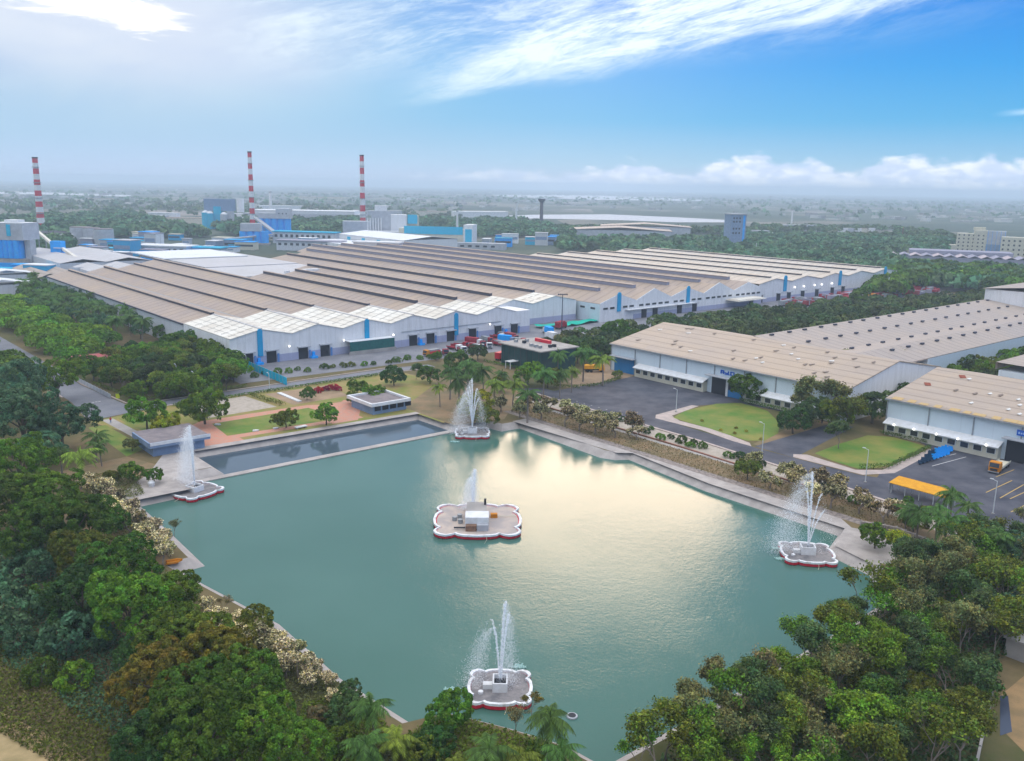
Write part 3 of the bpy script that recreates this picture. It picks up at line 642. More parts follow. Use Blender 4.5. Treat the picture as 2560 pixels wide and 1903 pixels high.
# ------------------------------------------------------------------ tan warehouses on the right
def warehouse(name, label, v1, v0, blank):
    r = gthing(name, label, 'warehouse', 109.2, v0); L = v1 - v0
    part('front_wall', MB().box(0, .4, 0, L, 0, 9.7), M['wall_blueish'], r)
    for k in range(int(L / 11.5) + 1): part('downpipe', MB().box(-.22, 0, max(.0, L - .3 - k * 11.5), L - k * 11.5, 0, 9.6), M['steel'], r)
    # gable: ridge runs along v
    mb = MB()
    for (xa, za, xb, zb) in ((-.7, 9.8, 28.5, 15.0), (28.5, 15.0, 57, 9.9)):
        mb.face((xa, -.3, za), (xb, -.3, zb), (xb, L + .3, zb), (xa, L + .3, za)); mb.face((xa, -.3, za - .3), (xa, L + .3, za - .3), (xb, L + .3, zb - .3), (xb, -.3, zb - .3))
        mb.face((xa, -.3, za - .3), (xb, -.3, zb - .3), (xb, -.3, zb), (xa, -.3, za)); mb.face((xa, L + .3, za - .3), (xa, L + .3, za), (xb, L + .3, zb), (xb, L + .3, zb - .3))
    mb.face((-.7, -.3, 9.5), (-.7, -.3, 9.8), (-.7, L + .3, 9.8), (-.7, L + .3, 9.5)); part('roof', mb, M['tan_roof'], r)
    part('gutter', MB().box(-1.0, -.71, -.3, L + .3, 9.35, 9.7), M['steel'], r)
    for y in (.02, L - .37):
        b_ = MB(); P = [(.4, 0), (56, 0), (56, 9.8), (28.5, 14.6), (.4, 9.8)]
        b_.v = [(x, y, z) for x, z in P] + [(x, y + .35, z) for x, z in P]; b_.f = [(0, 1, 2, 3, 4), (9, 8, 7, 6, 5)] + [((i + 1) % 5, i, 5 + i, 5 + (i + 1) % 5) for i in range(5)]
        part('gable_wall', b_, M['wall_white'], r)
    return r, L
vent_me = MB().box(-.4, .4, -.95, .95, 0, .55).mesh('roof_vent', M['dark_line']); 
patch_me = MB().box(-.35, .35, -1.6, 1.6, .0, .09).mesh('roof_patch', mat('patched_sheet', (.22, .17, .14), .8)[0])
patchw_me = MB().box(-.35, .35, -1.2, 1.2, .0, .09).mesh('roof_patch', mat('new_sheet', (.68, .66, .62), .6)[0])
rng = random.Random(5)
Wh, L = warehouse('warehouse', 'tan-roofed blue-walled warehouse behind the dark yard, with blue mark over a double doorway', -87.5, -180, 0)
def slope_z(x): return 9.8 + (x + .7) * 5.2 / 29.2
for k in range(34):
    x = rng.uniform(6, 27); y = rng.uniform(6, L - 5) if k % 3 else rng.uniform(4, 40)
    o_ = put('roof_patch', patch_me if k % 4 else patchw_me, Wh, (x, y, slope_z(x) + .02)); o_.rotation_euler = (0, -math.atan(5.2 / 29.2), rng.uniform(1.2, 1.7))
part('blue_door', MB().box(-.25, -.02, L - 11.5, L - 2.0, 0, 5.2), M['door_blue'], Wh)
part('door_canopy', MB().box(-2.2, -.02, L - 12.2, L - 1.2, 5.5, 5.8), M['silo_grey'], Wh)
def window_run(r, ya, yb, n_, zt=3.9):
    part('lean_to_wall', MB().box(-2.0, -.03, ya, yb, 0, 3.3), M['cream'], r)
    mb = MB(); mb.face((-2.9, ya - .3, 3.35), (-.0, ya - .3, 4.5), (-.0, yb + .3, 4.5), (-2.9, yb + .3, 3.35)); mb.face((-2.9, ya - .3, 3.15), (-2.9, ya - .3, 3.35), (-2.9, yb + .3, 3.35), (-2.9, yb + .3, 3.15))
    part('lean_to_roof', mb, M['white'], r)
    for k in range(n_):
        y = ya + (k + .5) * (yb - ya) / n_
        w_ = part('window', MB().box(-.08, .05, -1.1, 1.1, 1.3, 2.8), M['steel_white'], r, loc=(-2.03, y, 0)); part('pane', MB().box(-.14, -.09, -.95, .95, 1.4, 2.7), M['glass'], w_)
window_run(Wh, L - 43.5, L - 13.5, 9)
part('doorway', MB().box(-.3, -.02, L - 57.5, L - 45.5, 0, 5.6), M['dark'], Wh)
part('door_pillar', MB().box(-.5, -.31, L - 52, L - 51.2, 0, 5.6), M['white'], Wh)
part('blue_shutter', MB().box(-.42, -.32, L - 57.3, L - 52.1, 0, 2.2), M['door_blue'], Wh)
part('door_canopy', MB().box(-2.4, -.02, L - 59, L - 44, 5.9, 6.2), M['silo_grey'], Wh)
window_run(Wh, 2, L - 59.5, 9)
# unreadable blue lettering over the doorway
mb = MB()
def stroke(y0, y1, z0, z1): mb.box(-.3, -.05, L - y1, L - y0, z0, z1)
M['sign_blue'] = mat('sign_blue', (.01, .10, .48), .5)[0]
for (a_, b_, c_, d_) in ((48.6, 49.0, 7.0, 8.2), (49.0, 49.9, 7.9, 8.2), (49.6, 49.95, 7.0, 7.9), (49.0, 49.6, 7.4, 7.65), (50.15, 50.9, 6.9, 7.15), (50.6, 50.9, 7.15, 7.5), (50.15, 50.6, 7.35, 7.6), (51.05, 51.3, 6.9, 7.6), (51.45, 51.75, 6.9, 8.1), (51.75, 52.2, 6.9, 7.15),
                         (52.4, 52.75, 6.9, 8.2), (52.75, 53.9, 7.95, 8.2), (52.75, 53.9, 6.9, 7.15), (53.6, 53.9, 7.15, 7.95)): stroke(a_, b_, c_, d_)
part('sign_lettering', mb, M['sign_blue'], Wh)
# wing running away to the right
Wg = gthing('warehouse_wing', 'long tan ribbed roof with rows of dark vents running back from the tan warehouse', 'warehouse', 137, -176)
part('wall', MB().box(28.8, 250, 0, 47.6, 0, 11.8), M['wall_blueish'], Wg)
for i in range(2):
    y0, y1 = i * 24.4, (i + 1) * 24.4; mb = MB()
    ym = y1 - .4 if i == 1 else y0 + 12
    for (ya, za, yb, zb) in (((y0, 12.4, y1, 15.2),) if i == 1 else ((y0, 12.0, y0 + 12, 14.4), (y0 + 12, 14.4, y1, 12.4))):
        mb.face((1.5, ya, za), (250, ya, za), (250, yb, zb), (1.5, yb, zb)); mb.face((1.5, ya, za - .4), (1.5, yb, zb - .4), (250, yb, zb - .4), (250, ya, za - .4))
        mb.face((1.5, ya, za - .4), (1.5, ya, za), (1.5, yb, zb), (1.5, yb, zb - .4))
        mb.face((1.5, ya, za - .4), (250, ya, za - .4), (250, ya, za), (1.5, ya, za)); mb.face((1.5, yb, zb - .4), (1.5, yb, zb), (250, yb, zb), (250, yb, zb - .4))
    part('roof_slope', mb, M['tan_roof_b'], Wg)
for (yy, zz, x0_, nn) in ((46.5, 15.0, 9, 22), (35, 13.8, 14, 20), (21, 13.1, 18, 19), (9, 13.9, 22, 18)):
    for k in range(nn): put('roof_vent', vent_me, Wg, (x0_ + k * 10.4 + (k % 2) * .6, yy, zz), rot=math.pi / 2)
part('raised_end', MB().box(190, 250, 8, 49.6, 8, 20.2), M['wall_white'], Wg)
mb = MB(); 
for (ya, za, yb, zb) in ((7, 20.3, 29, 22.6), (29, 22.6, 51, 20.3)): mb.face((189, ya, za), (251, ya, za), (251, yb, zb), (189, yb, zb))
part('raised_end_roof', mb, M['tan_roof_b'], Wg)
# third warehouse
W3, L3 = warehouse('warehouse', 'nearest right-hand warehouse with blue sign board above an open door and a blue door', -192, -300, 0)
for k in range(22):
    x = rng.uniform(5, 27); y = L3 - rng.uniform(4, 60)
    o_ = put('roof_patch', patchw_me if k % 3 else patch_me, W3, (x, y, slope_z(x) + .02)); o_.rotation_euler = (0, -math.atan(5.2 / 29.2), 1.5)
for x, y in ((24, 9), (14, 4)):
    o_ = part('rusty_patch', MB().box(-1.1, 1.1, -.8, .8, .05, .16), weathered('rust', (.30, .08, .04), (.22, .05, .03), 2.), W3, loc=(x, L3 - y, slope_z(x))); o_.rotation_euler = (0, -math.atan(5.2 / 29.2), .6)
for k in range(16): o_ = part('eave_rust', MB().box(-.65, rng.uniform(.5, 1.6), 0, rng.uniform(1.2, 3.4), .02, .08), M['eave_rust'], W3, loc=(0, L3 - 4.2 - k * 3.6 + rng.uniform(-.6, .6), slope_z(0))); o_.rotation_euler = (0, -math.atan(5.2 / 29.2), 0)
window_run(W3, L3 - 30.5, L3 - 1.0, 9)
part('doorway', MB().box(-.3, -.02, L3 - 36.3, L3 - 31.6, 0, 5.6), M['dark'], W3)
part('blue_door', MB().box(-.36, -.04, L3 - 42, L3 - 36.8, 0, 5.4), M['door_blue'], W3)
part('door_pillar', MB().box(-.6, -.31, L3 - 36.8, L3 - 36.3, 0, 5.6), M['white'], W3)
part('door_canopy', MB().box(-2.4, -.02, L3 - 43, L3 - 31, 5.8, 6.1), M['silo_grey'], W3)
sg_ = part('sign_board', MB().box(-.4, -.05, L3 - 39.2, L3 - 33.6, 6.9, 8.3), M['sign_blue'], W3)
mb = MB()
for k in range(9): mb.box(-.46, -.41, L3 - 38.8 + k * .56, L3 - 38.45 + k * .56, 7.35, 7.85 - .12 * (k % 2))
part('sign_text', mb, mat('sign_pale', (.35, .50, .75), .5)[0], sg_)
for y, z in ((36.4, 8.0),): put('lamp_head', wlamp_me, W3, (-1.4, L3 - y, z))
for k, y in enumerate((4, 9.5, 15.5, 21, 28)): put('lamp_head', wlamp_me, W3, (-3.2, L3 - y, 3.5), sc=.8)
Wg3 = gthing('warehouse_wing', 'tan roof wing behind the nearest right-hand warehouse', 'warehouse', 137, -290)
part('wall', MB().box(28.8, 200, 0, 92, 0, 11.8), M['wall_blueish'], Wg3)
mb = MB(); mb.face((28.6, 0, 12.5), (200, 0, 12.5), (200, 93, 14.2), (28.6, 93, 14.2)); mb.face((28.6, 93, 11.8), (28.6, 93, 14.2), (200, 93, 14.2), (200, 93, 11.8)); part('roof_slope', mb, M['tan_roof_b'], Wg3)
for k in range(6): put('roof_vent', vent_me, Wg3, (36 + k * 11, 60, 13.7), rot=math.pi / 2)

# ------------------------------------------------------------------ small buildings near the pond
def slab_house(name, label, cat, u0, u1, v0, v1, h, wallm, roofm, rim=True):
    r = gthing(name, label, cat, u0, v0); w, d = u1 - u0, v1 - v0
    part('wall', MB().box(0, w, 0, d, 0, h), wallm, r)
    part('roof', MB().box(-.8, w + .8, -.8, d + .8, h + .003, h + .35), roofm, r)
    if rim:
        mb = MB(); t = .7
        mb.box(-1, w + 1, -1, -1 + t, h, h + .9).box(-1, w + 1, d + 1 - t, d + 1, h, h + .9).box(-1, -1 + t, -1 + t, d + 1 - t, h, h + .9).box(w + 1 - t, w + 1, -1 + t, d + 1 - t, h, h + .9)
        part('parapet', mb, M['white'], r)
    return r, w, d
P1, w, d = slab_house('pool_pavilion', 'low pavilion with flat brown roof and white parapet at the basin corner', 'pavilion', 5.6, 17.0, -93, -81, 2.6, M['bluegrey'], M['stucco_grey'])
for k in range(5): w_ = part('window', MB().box(-1, 1, -.1, .02, 1, 2.4), M['dark'], P1, loc=(1.6 + k * 2.6, 0, 0))
P2, w, d = slab_house('pump_pavilion', 'low grey-roofed pavilion with white fascia behind the left fountain', 'pavilion', -57, -44.5, -96, -84.5, 3.2, M['bluegrey'], M['stucco_grey'], False)
part('fascia', MB().box(-1, 13.6, -1.2, -.85, 2.4, 3.7).box(-1.2, -.85, -.8, 11.4, 2.4, 3.7), M['bluegrey'], P2)
part('parapet', MB().box(-1, 13.6, -1.3, -1.21, 3.0, 3.75), M['white'], P2)
# dark green curtain-wall office
Of = gthing('glass_office', 'cubic dark green glass office with pale flat roof and red rooftop duct', 'office', 83, -78.5)
part('curtain_wall', MB().box(0, 17, 0, 22, 0, 7.8), M['greenglass'], Of)
for k in range(7): part('mullion', MB().box(-.08, -.001, 1 + k * 3.3, 1.15 + k * 3.3, 0, 7.8), M['dark'], Of)
part('roof_slab', MB().box(-.9, 17.9, -.9, 22.9, 7.803, 8.2), M['concrete'], Of)
part('red_duct', MB().box(12, 13.2, 9, 17, 8.2, 9.4), M['red'], Of)
for (x, y) in ((3, 4), (3, 6.4), (3, 8.8), (7, 3), (9, 3), (5, 15), (8, 17), (4, 18.5)): part('rooftop_unit', MB().box(x, x + 1.1, y, y + 1.1, 8.2, 9.2), M['steel'] if (x + y) % 2 else M['dark'], Of)
part('entrance_canopy', MB().box(-4, -.1, 12, 15, 2.6, 2.8).box(-3.9, -3.7, 12.1, 12.3, 0, 2.6).box(-3.9, -3.7, 14.7, 14.9, 0, 2.6), M['white'], Of)
# red-roofed sheds and grey vaulted shed in the left trees
for i, (q, h, lab) in enumerate((((190, 903, 505, 868), 3.2, 'long thin red sheet roof running through the trees to the white block'), ((205, 918, 360, 900), 2.6, 'short pinkish-red shed roof nearer the road, among the trees'))):
    a_, c_ = UV(q[0], q[1], h), UV(q[2], q[3], h)
    r = gthing('red_roof_shed', lab, 'shed', a_[0], a_[1]); ln_ = c_[0] - a_[0]
    part('wall', MB().box(0, ln_, 0, 4, 0, h), M['stucco_grey'], r); mb = MB(); mb.face((-.5, -.6, h + .1), (ln_ + .5, -.6, h + .1), (ln_ + .5, 4.6, h + 1.1), (-.5, 4.6, h + 1.1)); mb.face((-.5, -.6, h - .15), (ln_ + .5, -.6, h - .15), (ln_ + .5, -.6, h + .1), (-.5, -.6, h + .1)); part('roof', mb, M['redroof'], r)
a_ = UV(352, 880, 3)
r = gthing('vaulted_shed', 'grey curved-roof shed beside the left side wall of the white block', 'shed', a_[0], a_[1])
part('wall', MB().box(0, 20, 0, 8, 0, 3), M['wall_side'], r); mb = MB()
for k in range(8):
    t0, t1 = math.pi * k / 8, math.pi * (k + 1) / 8
    mb.face((-.3, 4 - 4.4 * math.cos(t0), 3 + 1.6 * math.sin(t0)), (20.3, 4 - 4.4 * math.cos(t0), 3 + 1.6 * math.sin(t0)), (20.3, 4 - 4.4 * math.cos(t1), 3 + 1.6 * math.sin(t1)), (-.3, 4 - 4.4 * math.cos(t1), 3 + 1.6 * math.sin(t1)))
part('curved_roof', mb, M['silo_grey'], r)
# fences and walls
def fence(name, label, pts, h, material, posts, t=.12, gap=3.):
    r = gthing(name, label, 'fence', *pts[0]); o0 = Vector(pts[0])
    pm = MB().box(-.1, .1, -.1, .1, 0, h + .2).mesh('post', posts)
    for i in range(len(pts) - 1):
        p, q = Vector(pts[i]) - o0, Vector(pts[i + 1]) - o0; d = q - p; L_ = d.length; k = max(1, round(L_ / gap))
        pl = MB().box(.1, L_ / k - .1, -t / 2, t / 2, .1, h).mesh('panel', material); a = math.atan2(d.y, d.x)
        for j in range(k):
            b_ = p + d * j / k; put('panel', pl, r, (b_.x, b_.y, 0), a); put('post', pm, r, (b_.x, b_.y, 0), a)
    return r
fence('blue_fence', 'teal-blue sheet fence slanting from the first loading door to the garden road', [(4.5, -8.5), (3.0, -44)], 2.6, M['teal'], M['steel'])
fence('boundary_wall', 'long grey wall edging the yard opposite the dispatch block', [(-49, -1), (-47.5, -30)], 1.4, M['silo_grey'], M['steel'])
cw = [(35, -226), (37.5, -232), (36, -240), (30, -246), (24, -252)]
fence('curved_retaining_wall', 'curved dark stone retaining wall with pale coping beside the right fountain ramp', cw, 2.2, M['stone'], M['concrete'], .6, 2.)
a_ = UV(2495, 1650, 0)
r = gthing('concrete_hut', 'plain grey concrete hut roof at the right edge among the trees', 'hut', a_[0] + 2, a_[1] - 12)
part('wall', MB().box(0, 7, 0, 12, 0, 2.8), M['concrete'], r); part('roof', MB().box(-.3, 7.3, -.3, 12.3, 2.803, 3.05), M['concrete'], r)
pth = [UV(2482, 1725), UV(2470, 1790), UV(2455, 1850), UV(2440, 1920)]
fence('low_wall', 'thin pale boundary wall running down the lower right corner', pth, 1.0, M['concrete'], M['concrete'], .3, 4.)
psheet('canal', [(2500, 1740), (2520, 1740), (2530, 1830), (2500, 1840)], .03, mat('canal_water', (.05, .06, .09), .2)[0])

# ------------------------------------------------------------------ distant plant: towers, chimneys, stacks
def chimney(label, px, top, r0, r1, bands, base=0):
    x, y = G(*px); r = thing('striped_chimney', label, 'chimney', (x, y), 0, 'red and white striped chimneys')
    hz = base + (top - base)
    for k in range(bands):
        z0, z1 = base + (top - base) * k / bands, base + (top - base) * (k + 1) / bands
        ra, rb = r0 + (r1 - r0) * k / bands, r0 + (r1 - r0) * (k + 1) / bands
        c = part('red_band' if (bands - k) % 2 else 'white_band', MB().cyl(0, 0, z0, z1, ra, rb, 16, False), M['red'] if (bands - k) % 2 else M['white'], r)
    for k in (2, 4, 6, 8):
        z = top * k / 10 + 6
        if z < top: part('gallery', MB().cyl(0, 0, z, z + .8, r0 * 1.15 + (r1 - r0) * k / 10, n=16), M['steel'], r)
    part('rim', MB().cyl(0, 0, top - 1.2, top + .3, r1 * 1.12, n=16), M['dark'], r)
    return r
chimney('leftmost red and white striped chimney, behind the blue silo block', (105, 585), 87, 4.4, 2.9, 14)
chimney('middle red and white striped chimney, beside the bright blue towers', (633, 590), 98.5, 3.3, 2.3, 15)
chimney('right red and white striped chimney with platforms, beside the pale tank cluster', (908, 590), 98, 3.6, 2.5, 13)
def stack(name, label, px, top, r, material, z0=0.):
    x, y = G(*px); o = thing(name, label, 'stack', (x, y))
    part('shaft', MB().cyl(0, 0, z0, top, r * 1.2, r, 12), material, o); part('cap', MB().cyl(0, 0, top + .002, top + 1.2, r * 1.25, n=12), M['steel'], o); return o
stack('white_stack', 'plain white stack on the dome-roofed works between the striped chimneys', (678, 545), 45, 2.4, M['white'])
stack('white_stack', 'slim white stack rising behind the teal-fronted block', (1143, 590), 31, 1.3, M['white'])
stack('white_stack', 'slim white stack left of the dark lattice tower', (1290, 566), 37, 1.6, M['white'])
stack('white_stack', 'small white pole far beyond the blue tower', (1978, 568), 30, 1.2, M['white'])
x, y = G(1353, 565); o = thing('dark_tower', 'dark brown water tower with wide flat head near the lake', 'tower', (x, y))
part('shaft', MB().cyl(0, 0, 0, 40, 3.0, 2.6, 12), weathered('dark_shaft', (.06, .045, .06), (.09, .07, .09), .2), o); part('tower_head', MB().cyl(0, 0, 38, 42, 3.0, 6.4, 12).cyl(0, 0, 42.01, 44, 6.4, 6.0, 12), M['dark_line'], o)
def block(name, label, cat, px, w, d, parts, rot=None, grp=None):
    x, y = G(*px); r = thing(name, label, cat, (x, y), TH if rot is None else rot, grp)
    for (nm, x0, x1, y0, y1, z0, z1, mm) in parts: part(nm, MB().box(x0, x1, y0, y1, z0, z1), mm, r)
    return r
SG, BL, WT, DK = M['silo_grey'], M['blue'], M['white'], M['dark']
# left silo block
r = block('silo_block', 'bulky silo tower, grey head above bright blue lower half, at the left edge', 'tower', (45, 672), 0, 0, [
    ('blue_body', -9, 9, -7, 7, 8, 21, BL), ('grey_head', -12, 13, -9, 9, 21.01, 33, SG), ('lift_shaft', 10.1, 14.5, -4, 2, 0, 20.9, SG), ('base', -13, 13, -9, 9, 0, 7.9, M['concrete']),
    ('blue_skirt', -9, 8, -9.4, -9.02, 1, 5, BL), ('stair_panel', 1, 4, -9.5, -9.02, 24, 32, M['teal']), ('blue_pilaster', -14, -12.1, -8, -5, 8, 31, M['teal']), ('annex', -24, -13.1, -10, 6, 0, 12, WT)], rot=R_(-8))
for k in range(4): part('silo_rib', MB().cyl(-6 + k * 4, -7.2, 8.1, 20.8, 2.2, n=10), BL, r)
mb = MB(); mb.face((-12, -9, 33.02), (13, -9, 33.02), (13, 9, 33.02), (-12, 9, 33.02)); mb.box(-4, 6, -4, 4, 33.03, 35); part('head_roof', mb, WT, r)
# conveyor and transfer tower
x, y = G(150, 672)
r = thing('transfer_tower', 'small blue transfer tower on tan legs where the conveyors meet', 'tower', (x, y), R_(-8))
part('blue_house', MB().box(-4, 4, -3, 3, 10, 20), BL, r); 
for sx_ in (-3, 1.5):
    for sy_ in (-2.5, 1.5): part('leg', MB().box(sx_, sx_ + 1.4, sy_, sy_ + 1.4, 0, 9.98), M['cream'], r)
part('canopy', MB().box(-1, 5, -4, -3.02, 15, 15.5), WT, r)
def conveyor(label, p0, z0, p1, z1, w=2.0, material=None):
    a, c = G(*p0), G(*p1); r = thing('conveyor', label, 'conveyor', a)
    A_, C_ = Vector((0, 0, z0)), Vector((c[0] - a[0], c[1] - a[1], z1)); d = (C_ - A_).normalized(); s_ = d.cross(Vector((0, 0, 1))).normalized() * w / 2; u_ = Vector((0, 0, 1.8))
    b_ = MB(); b_.v = [tuple(q) for q in (A_ - s_, A_ + s_, C_ + s_, C_ - s_, A_ - s_ + u_, A_ + s_ + u_, C_ + s_ + u_, C_ - s_ + u_)]
    b_.f = [(0, 3, 2, 1), (4, 5, 6, 7), (0, 1, 5, 4), (1, 2, 6, 5), (2, 3, 7, 6), (3, 0, 4, 7)]; part('gallery', b_, material or M['white_roof'], r)
    for k in (1, 2):
        q = A_ + (C_ - A_) * k / 3; part('trestle', MB().box(q.x - .3, q.x + .3, q.y - .3, q.y + .3, 0, q.z), M['steel'], r)
conveyor('pale inclined conveyor from the blue transfer tower down to the brown roofs', (160, 672), 14, (205, 690), 9)
conveyor('pale inclined conveyor linking the silo head to the transfer tower', (85, 640), 24, (140, 668), 15)
conveyor('wide grey inclined conveyor between the bright blue tower blocks', (640, 600), 24, (705, 606), 4, 5, SG)
# clarifier-like vaulted tank, drums, storage by the left silo
x, y = G(150, 610); r = thing('half_round_tank', 'wide low white half-round tank behind the left silo block', 'tank', (x, y)); part('shell', MB().cyl(0, 0, 0, 11, 30, 26, 28), WT, r); part('dark_band', MB().cyl(0, 0, 11.01, 12, 24, n=28), DK, r)
for i, (px, w_) in enumerate((((205, 612), 10), ((232, 614), 8), ((262, 618), 9))):
    x, y = G(*px); r = thing('drum_tank', ('left', 'middle', 'right')[i] + ' of three grey drum tanks in a row behind the half-round tank', 'tank', (x, y)); part('shell', MB().cyl(0, 0, 0, 17, w_, n=20), SG, r); part('top_plate', MB().cyl(0, 0, 17.01, 17.6, w_ * .96, n=20), M['stucco_grey'], r)
# white fabric-like roofs at far left edge
for i, (px, w_, d_, h_, mm) in enumerate((((10, 745), 34, 16, 7, M['white_sheet']), ((20, 722), 40, 14, 8, M['white_sheet']), ((-5, 705), 60, 8, 6, M['teal']), ((95, 700), 30, 8, 5, M['cyan']))):
    x, y = G(*px); r = thing('white_canopy_shed' if i < 2 else 'blue_roof_shed', ('nearest white-roofed shed at the left edge above the palms', 'second white-roofed shed at the left edge, just behind the first', 'low blue pipe-like shed roof at the left edge below the silo block', 'short blue shed roof at the foot of the silo block')[i], 'shed', (x, y), TH)
    part('wall', MB().box(-w_ / 2, w_ / 2, 0, d_, 0, h_), M['wall_side'], r); mb = MB(); gable_roof(mb, -w_ / 2 - 1, w_ / 2 + 1, 0, d_, h_ + .02, h_ + 3, over=1); part('roof', mb, mm, r)
# centre blue towers
r = block('blue_tower_block', 'tall bright blue silo block with white head house, right of the middle chimney', 'tower', (688, 600), 0, 0, [
    ('head_house', 3, 19, -8, 8, 24.01, 35, SG), ('low_head', -17, 2.9, -7, 7, 24.01, 30, SG), ('base', 0, 20, -9, 9, 0, 3, M['concrete'])], rot=R_(5))
for k in range(5): part('blue_cylinder', MB().cyl(-14 + k * 7.2, -3, 3.1, 24, 4.0, n=14), BL, r)
for k in range(3): part('window', MB().box(6 + k * 4, 7.2 + k * 4, -8.15, -8.01, 29, 30.5), DK, r)
r = block('blue_tower_block', 'lower bright blue silo block with grey top, at the foot of the middle chimney', 'tower', (640, 612), 0, 0, [('grey_top', -14, 6, -6, 6, 14.01, 22, SG), ('base', -14, 14, -7, 7, 0, 2, M['concrete'])], rot=R_(5))
for k in range(4): part('blue_cylinder', MB().cyl(-12 + k * 7.2, -2, 2.1, 14, 4.0, n=14), BL, r)
r = block('teal_silo_group', 'hazy teal silo group with white domed tank, left of the middle chimney', 'tower', (545, 572), 0, 0, [('crown_house', -16, 22, -5, 12, 24, 40, M['bluegrey']), ('leg_block', -3, 7, -6, 6, 0, 30, M['teal']), ('pipe_bundle', 15, 22, -6, 4, 0, 24, M['silo_grey'])], rot=R_(0))
for k, (xx, mm) in enumerate(((-13, M['teal']), (-7, M['teal']), (12, M['silo_grey']))): part('silo', MB().cyl(xx, -9, 0, 22 - k, 5, n=14), mm, r); part('silo_dome', MB().cyl(xx, -9, 22.01 - k, 25 - k, 4.8, 1.5, 14), WT, r)
# domed factory with the white stack
r = block('low_white_works', 'low broad white works with small round tank beside the plain white stack', 'factory', (800, 556), 0, 0, [('hall', -120, 70, -20, 40, 0, 14, SG), ('hall_roof', -110, 60, -16, 36, 14.01, 19, M['white_sheet'])], rot=0)
part('round_tank', MB().cyl(-130, 0, 14, 36, 6, n=14), WT, r)
# pale tank cluster beside right chimney
r = block('process_building', 'pale cluttered process tower cluster beside the right striped chimney', 'factory', (960, 602), 0, 0, [
    ('tower', -46, -14, -10, 10, 0, 22, SG), ('tower', -13.9, 8, -8, 10, 0, 34, SG), ('silo_frame', 8.1, 26, -8, 8, 10, 30, WT), ('silo_legs', 9, 25, -7, 7, 0, 9.9, M['cream']), ('low_block', -20, 50, -26, -11, 0, 12, WT), ('teal_panel', 27, 38, -8.4, -4, 20, 30, M['teal']), ('tower', 26.1, 40, -3.9, 8, 0, 29, M['cream']), ('upper_box', -10, 4, -5, 5, 34.01, 40, WT)], rot=R_(8))
for k in range(6): part('pipe', MB().cyl(-18 + k * 3, -9.8, 12, 26, .7, n=8), WT, r)
for k in range(9): part('window', MB().box(-16 + k * 7, -13 + k * 7, -26.2, -26.01, 5, 7.5), M['bluegrey'] if k % 2 else M['glass'], r)
# teal-fronted block
r = block('teal_front_building', 'cream building with long teal upper band and teal end panel, right of the pale cluster', 'building', (1080, 618), 0, 0, [
    ('body', -36, 34, 0, 22, 0, 19, M['cream']), ('teal_band', -30, 33, -.5, -.02, 13.5, 21.5, M['teal']), ('end_tower', 34.1, 44, -2, 20, 0, 24, WT), ('teal_end_panel', 36, 43, -2.5, -2.02, 5, 19.5, M['teal']), ('low_wing', -40, 80, -16, -2.6, 0, 6.5, SG)], rot=R_(-9))
for k in range(4): part('teal_window', MB().box(-24 + k * 14, -20 + k * 14, -.3, -.02, 4, 9), M['teal'], r)
for k in range(14): part('window', MB().box(-38 + k * 8, -34 + k * 8, -16.2, -16.01, 2.4, 4.2), M['glass'], r)
# low sheds across the roofs
for i, (px, w_, d_, h_, mm, lab) in enumerate((((770, 628), 64, 16, 9, M['roofviolet'], 'long low shed with teal-grey roof behind the grey roofs'), ((760, 610), 70, 14, 12, M['teal'], 'long teal-edged shed right of the bright blue tower block'), ((940, 652), 40, 12, 15, M['white'], 'white clerestory block standing in the brown roofs'), ((400, 640), 50, 20, 8, M['white'], 'two-storey white office left of the teal sheds'), ((470, 640), 60, 14, 7, M['teal'], 'teal low shed at the back of the brown roofs'))):
    x, y = G(*px); r = thing('roof_shed', lab, 'shed', (x, y), R_(-10)); part('wall', MB().box(-w_ / 2, w_ / 2, 0, d_, 0, h_), M['wall_side'] if i != 2 else WT, r); part('roof', MB().box(-w_ / 2 - 1, w_ / 2 + 1, -1, d_ + 1, h_ + .01, h_ + 1), mm, r)
    for k in range(int(w_ / 6)): part('window', MB().box(-w_ / 2 + 2 + k * 6, -w_ / 2 + 5 + k * 6, -.15, -.01, h_ * .55, h_ * .8), M['glass'], r)
# blue tower on the right
r = block('blue_office_tower', 'solitary pale blue tower block among trees right of the lake', 'tower', (1834, 614), 0, 0, [('body', -9.5, 9.5, -9, 9, 0, 36, M['bluegrey']), ('roof_slab', -10.5, 10.5, -10, 10, 36.01, 37.4, SG), ('dark_corner', 5.5, 8, -9.3, -9.01, 0, 35, M['blue'])], rot=R_(12))
for z in (14, 19, 27, 31):
    for xx in (-7, -3.5, 0.5): part('window', MB().box(xx, xx + 2, -9.2, -9.01, z, z + 2), M['glass'], r)
# cream apartment blocks
r = block('apartment_block', 'left cream apartment block with stepped roof and small dark windows', 'apartment block', (2430, 632), 0, 0, [('body', -17, 0, 0, 14, 0, 21, M['cream']), ('stepped_body', 0.01, 13, -2, 14, 0, 25, M['cream']), ('roof_room', -1, 11, 4, 12, 25.01, 28, M['cream']), ('podium', -45, -17.1, -2, 14, 0, 8, M['cream'])], rot=R_(-25))
for f in range(5):
    for k in range(6): part('window', MB().box(-15.5 + k * 4.8, -14 + k * 4.8, (-.2 if k < 4 else -2.2), (-.01 if k < 4 else -2.01), 2.5 + f * 4, 4 + f * 4), M['glass'], r)
r = block('blue_glass_block', 'grey and blue glass block between the two cream apartment blocks', 'building', (2482, 640), 0, 0, [('upper_glass', -8, 10, 0, 12, 12, 26, M['silo_grey']), ('lower_glass', -8, 10, 0, 12, 0, 11.99, M['bluegrey'])], rot=R_(-28))
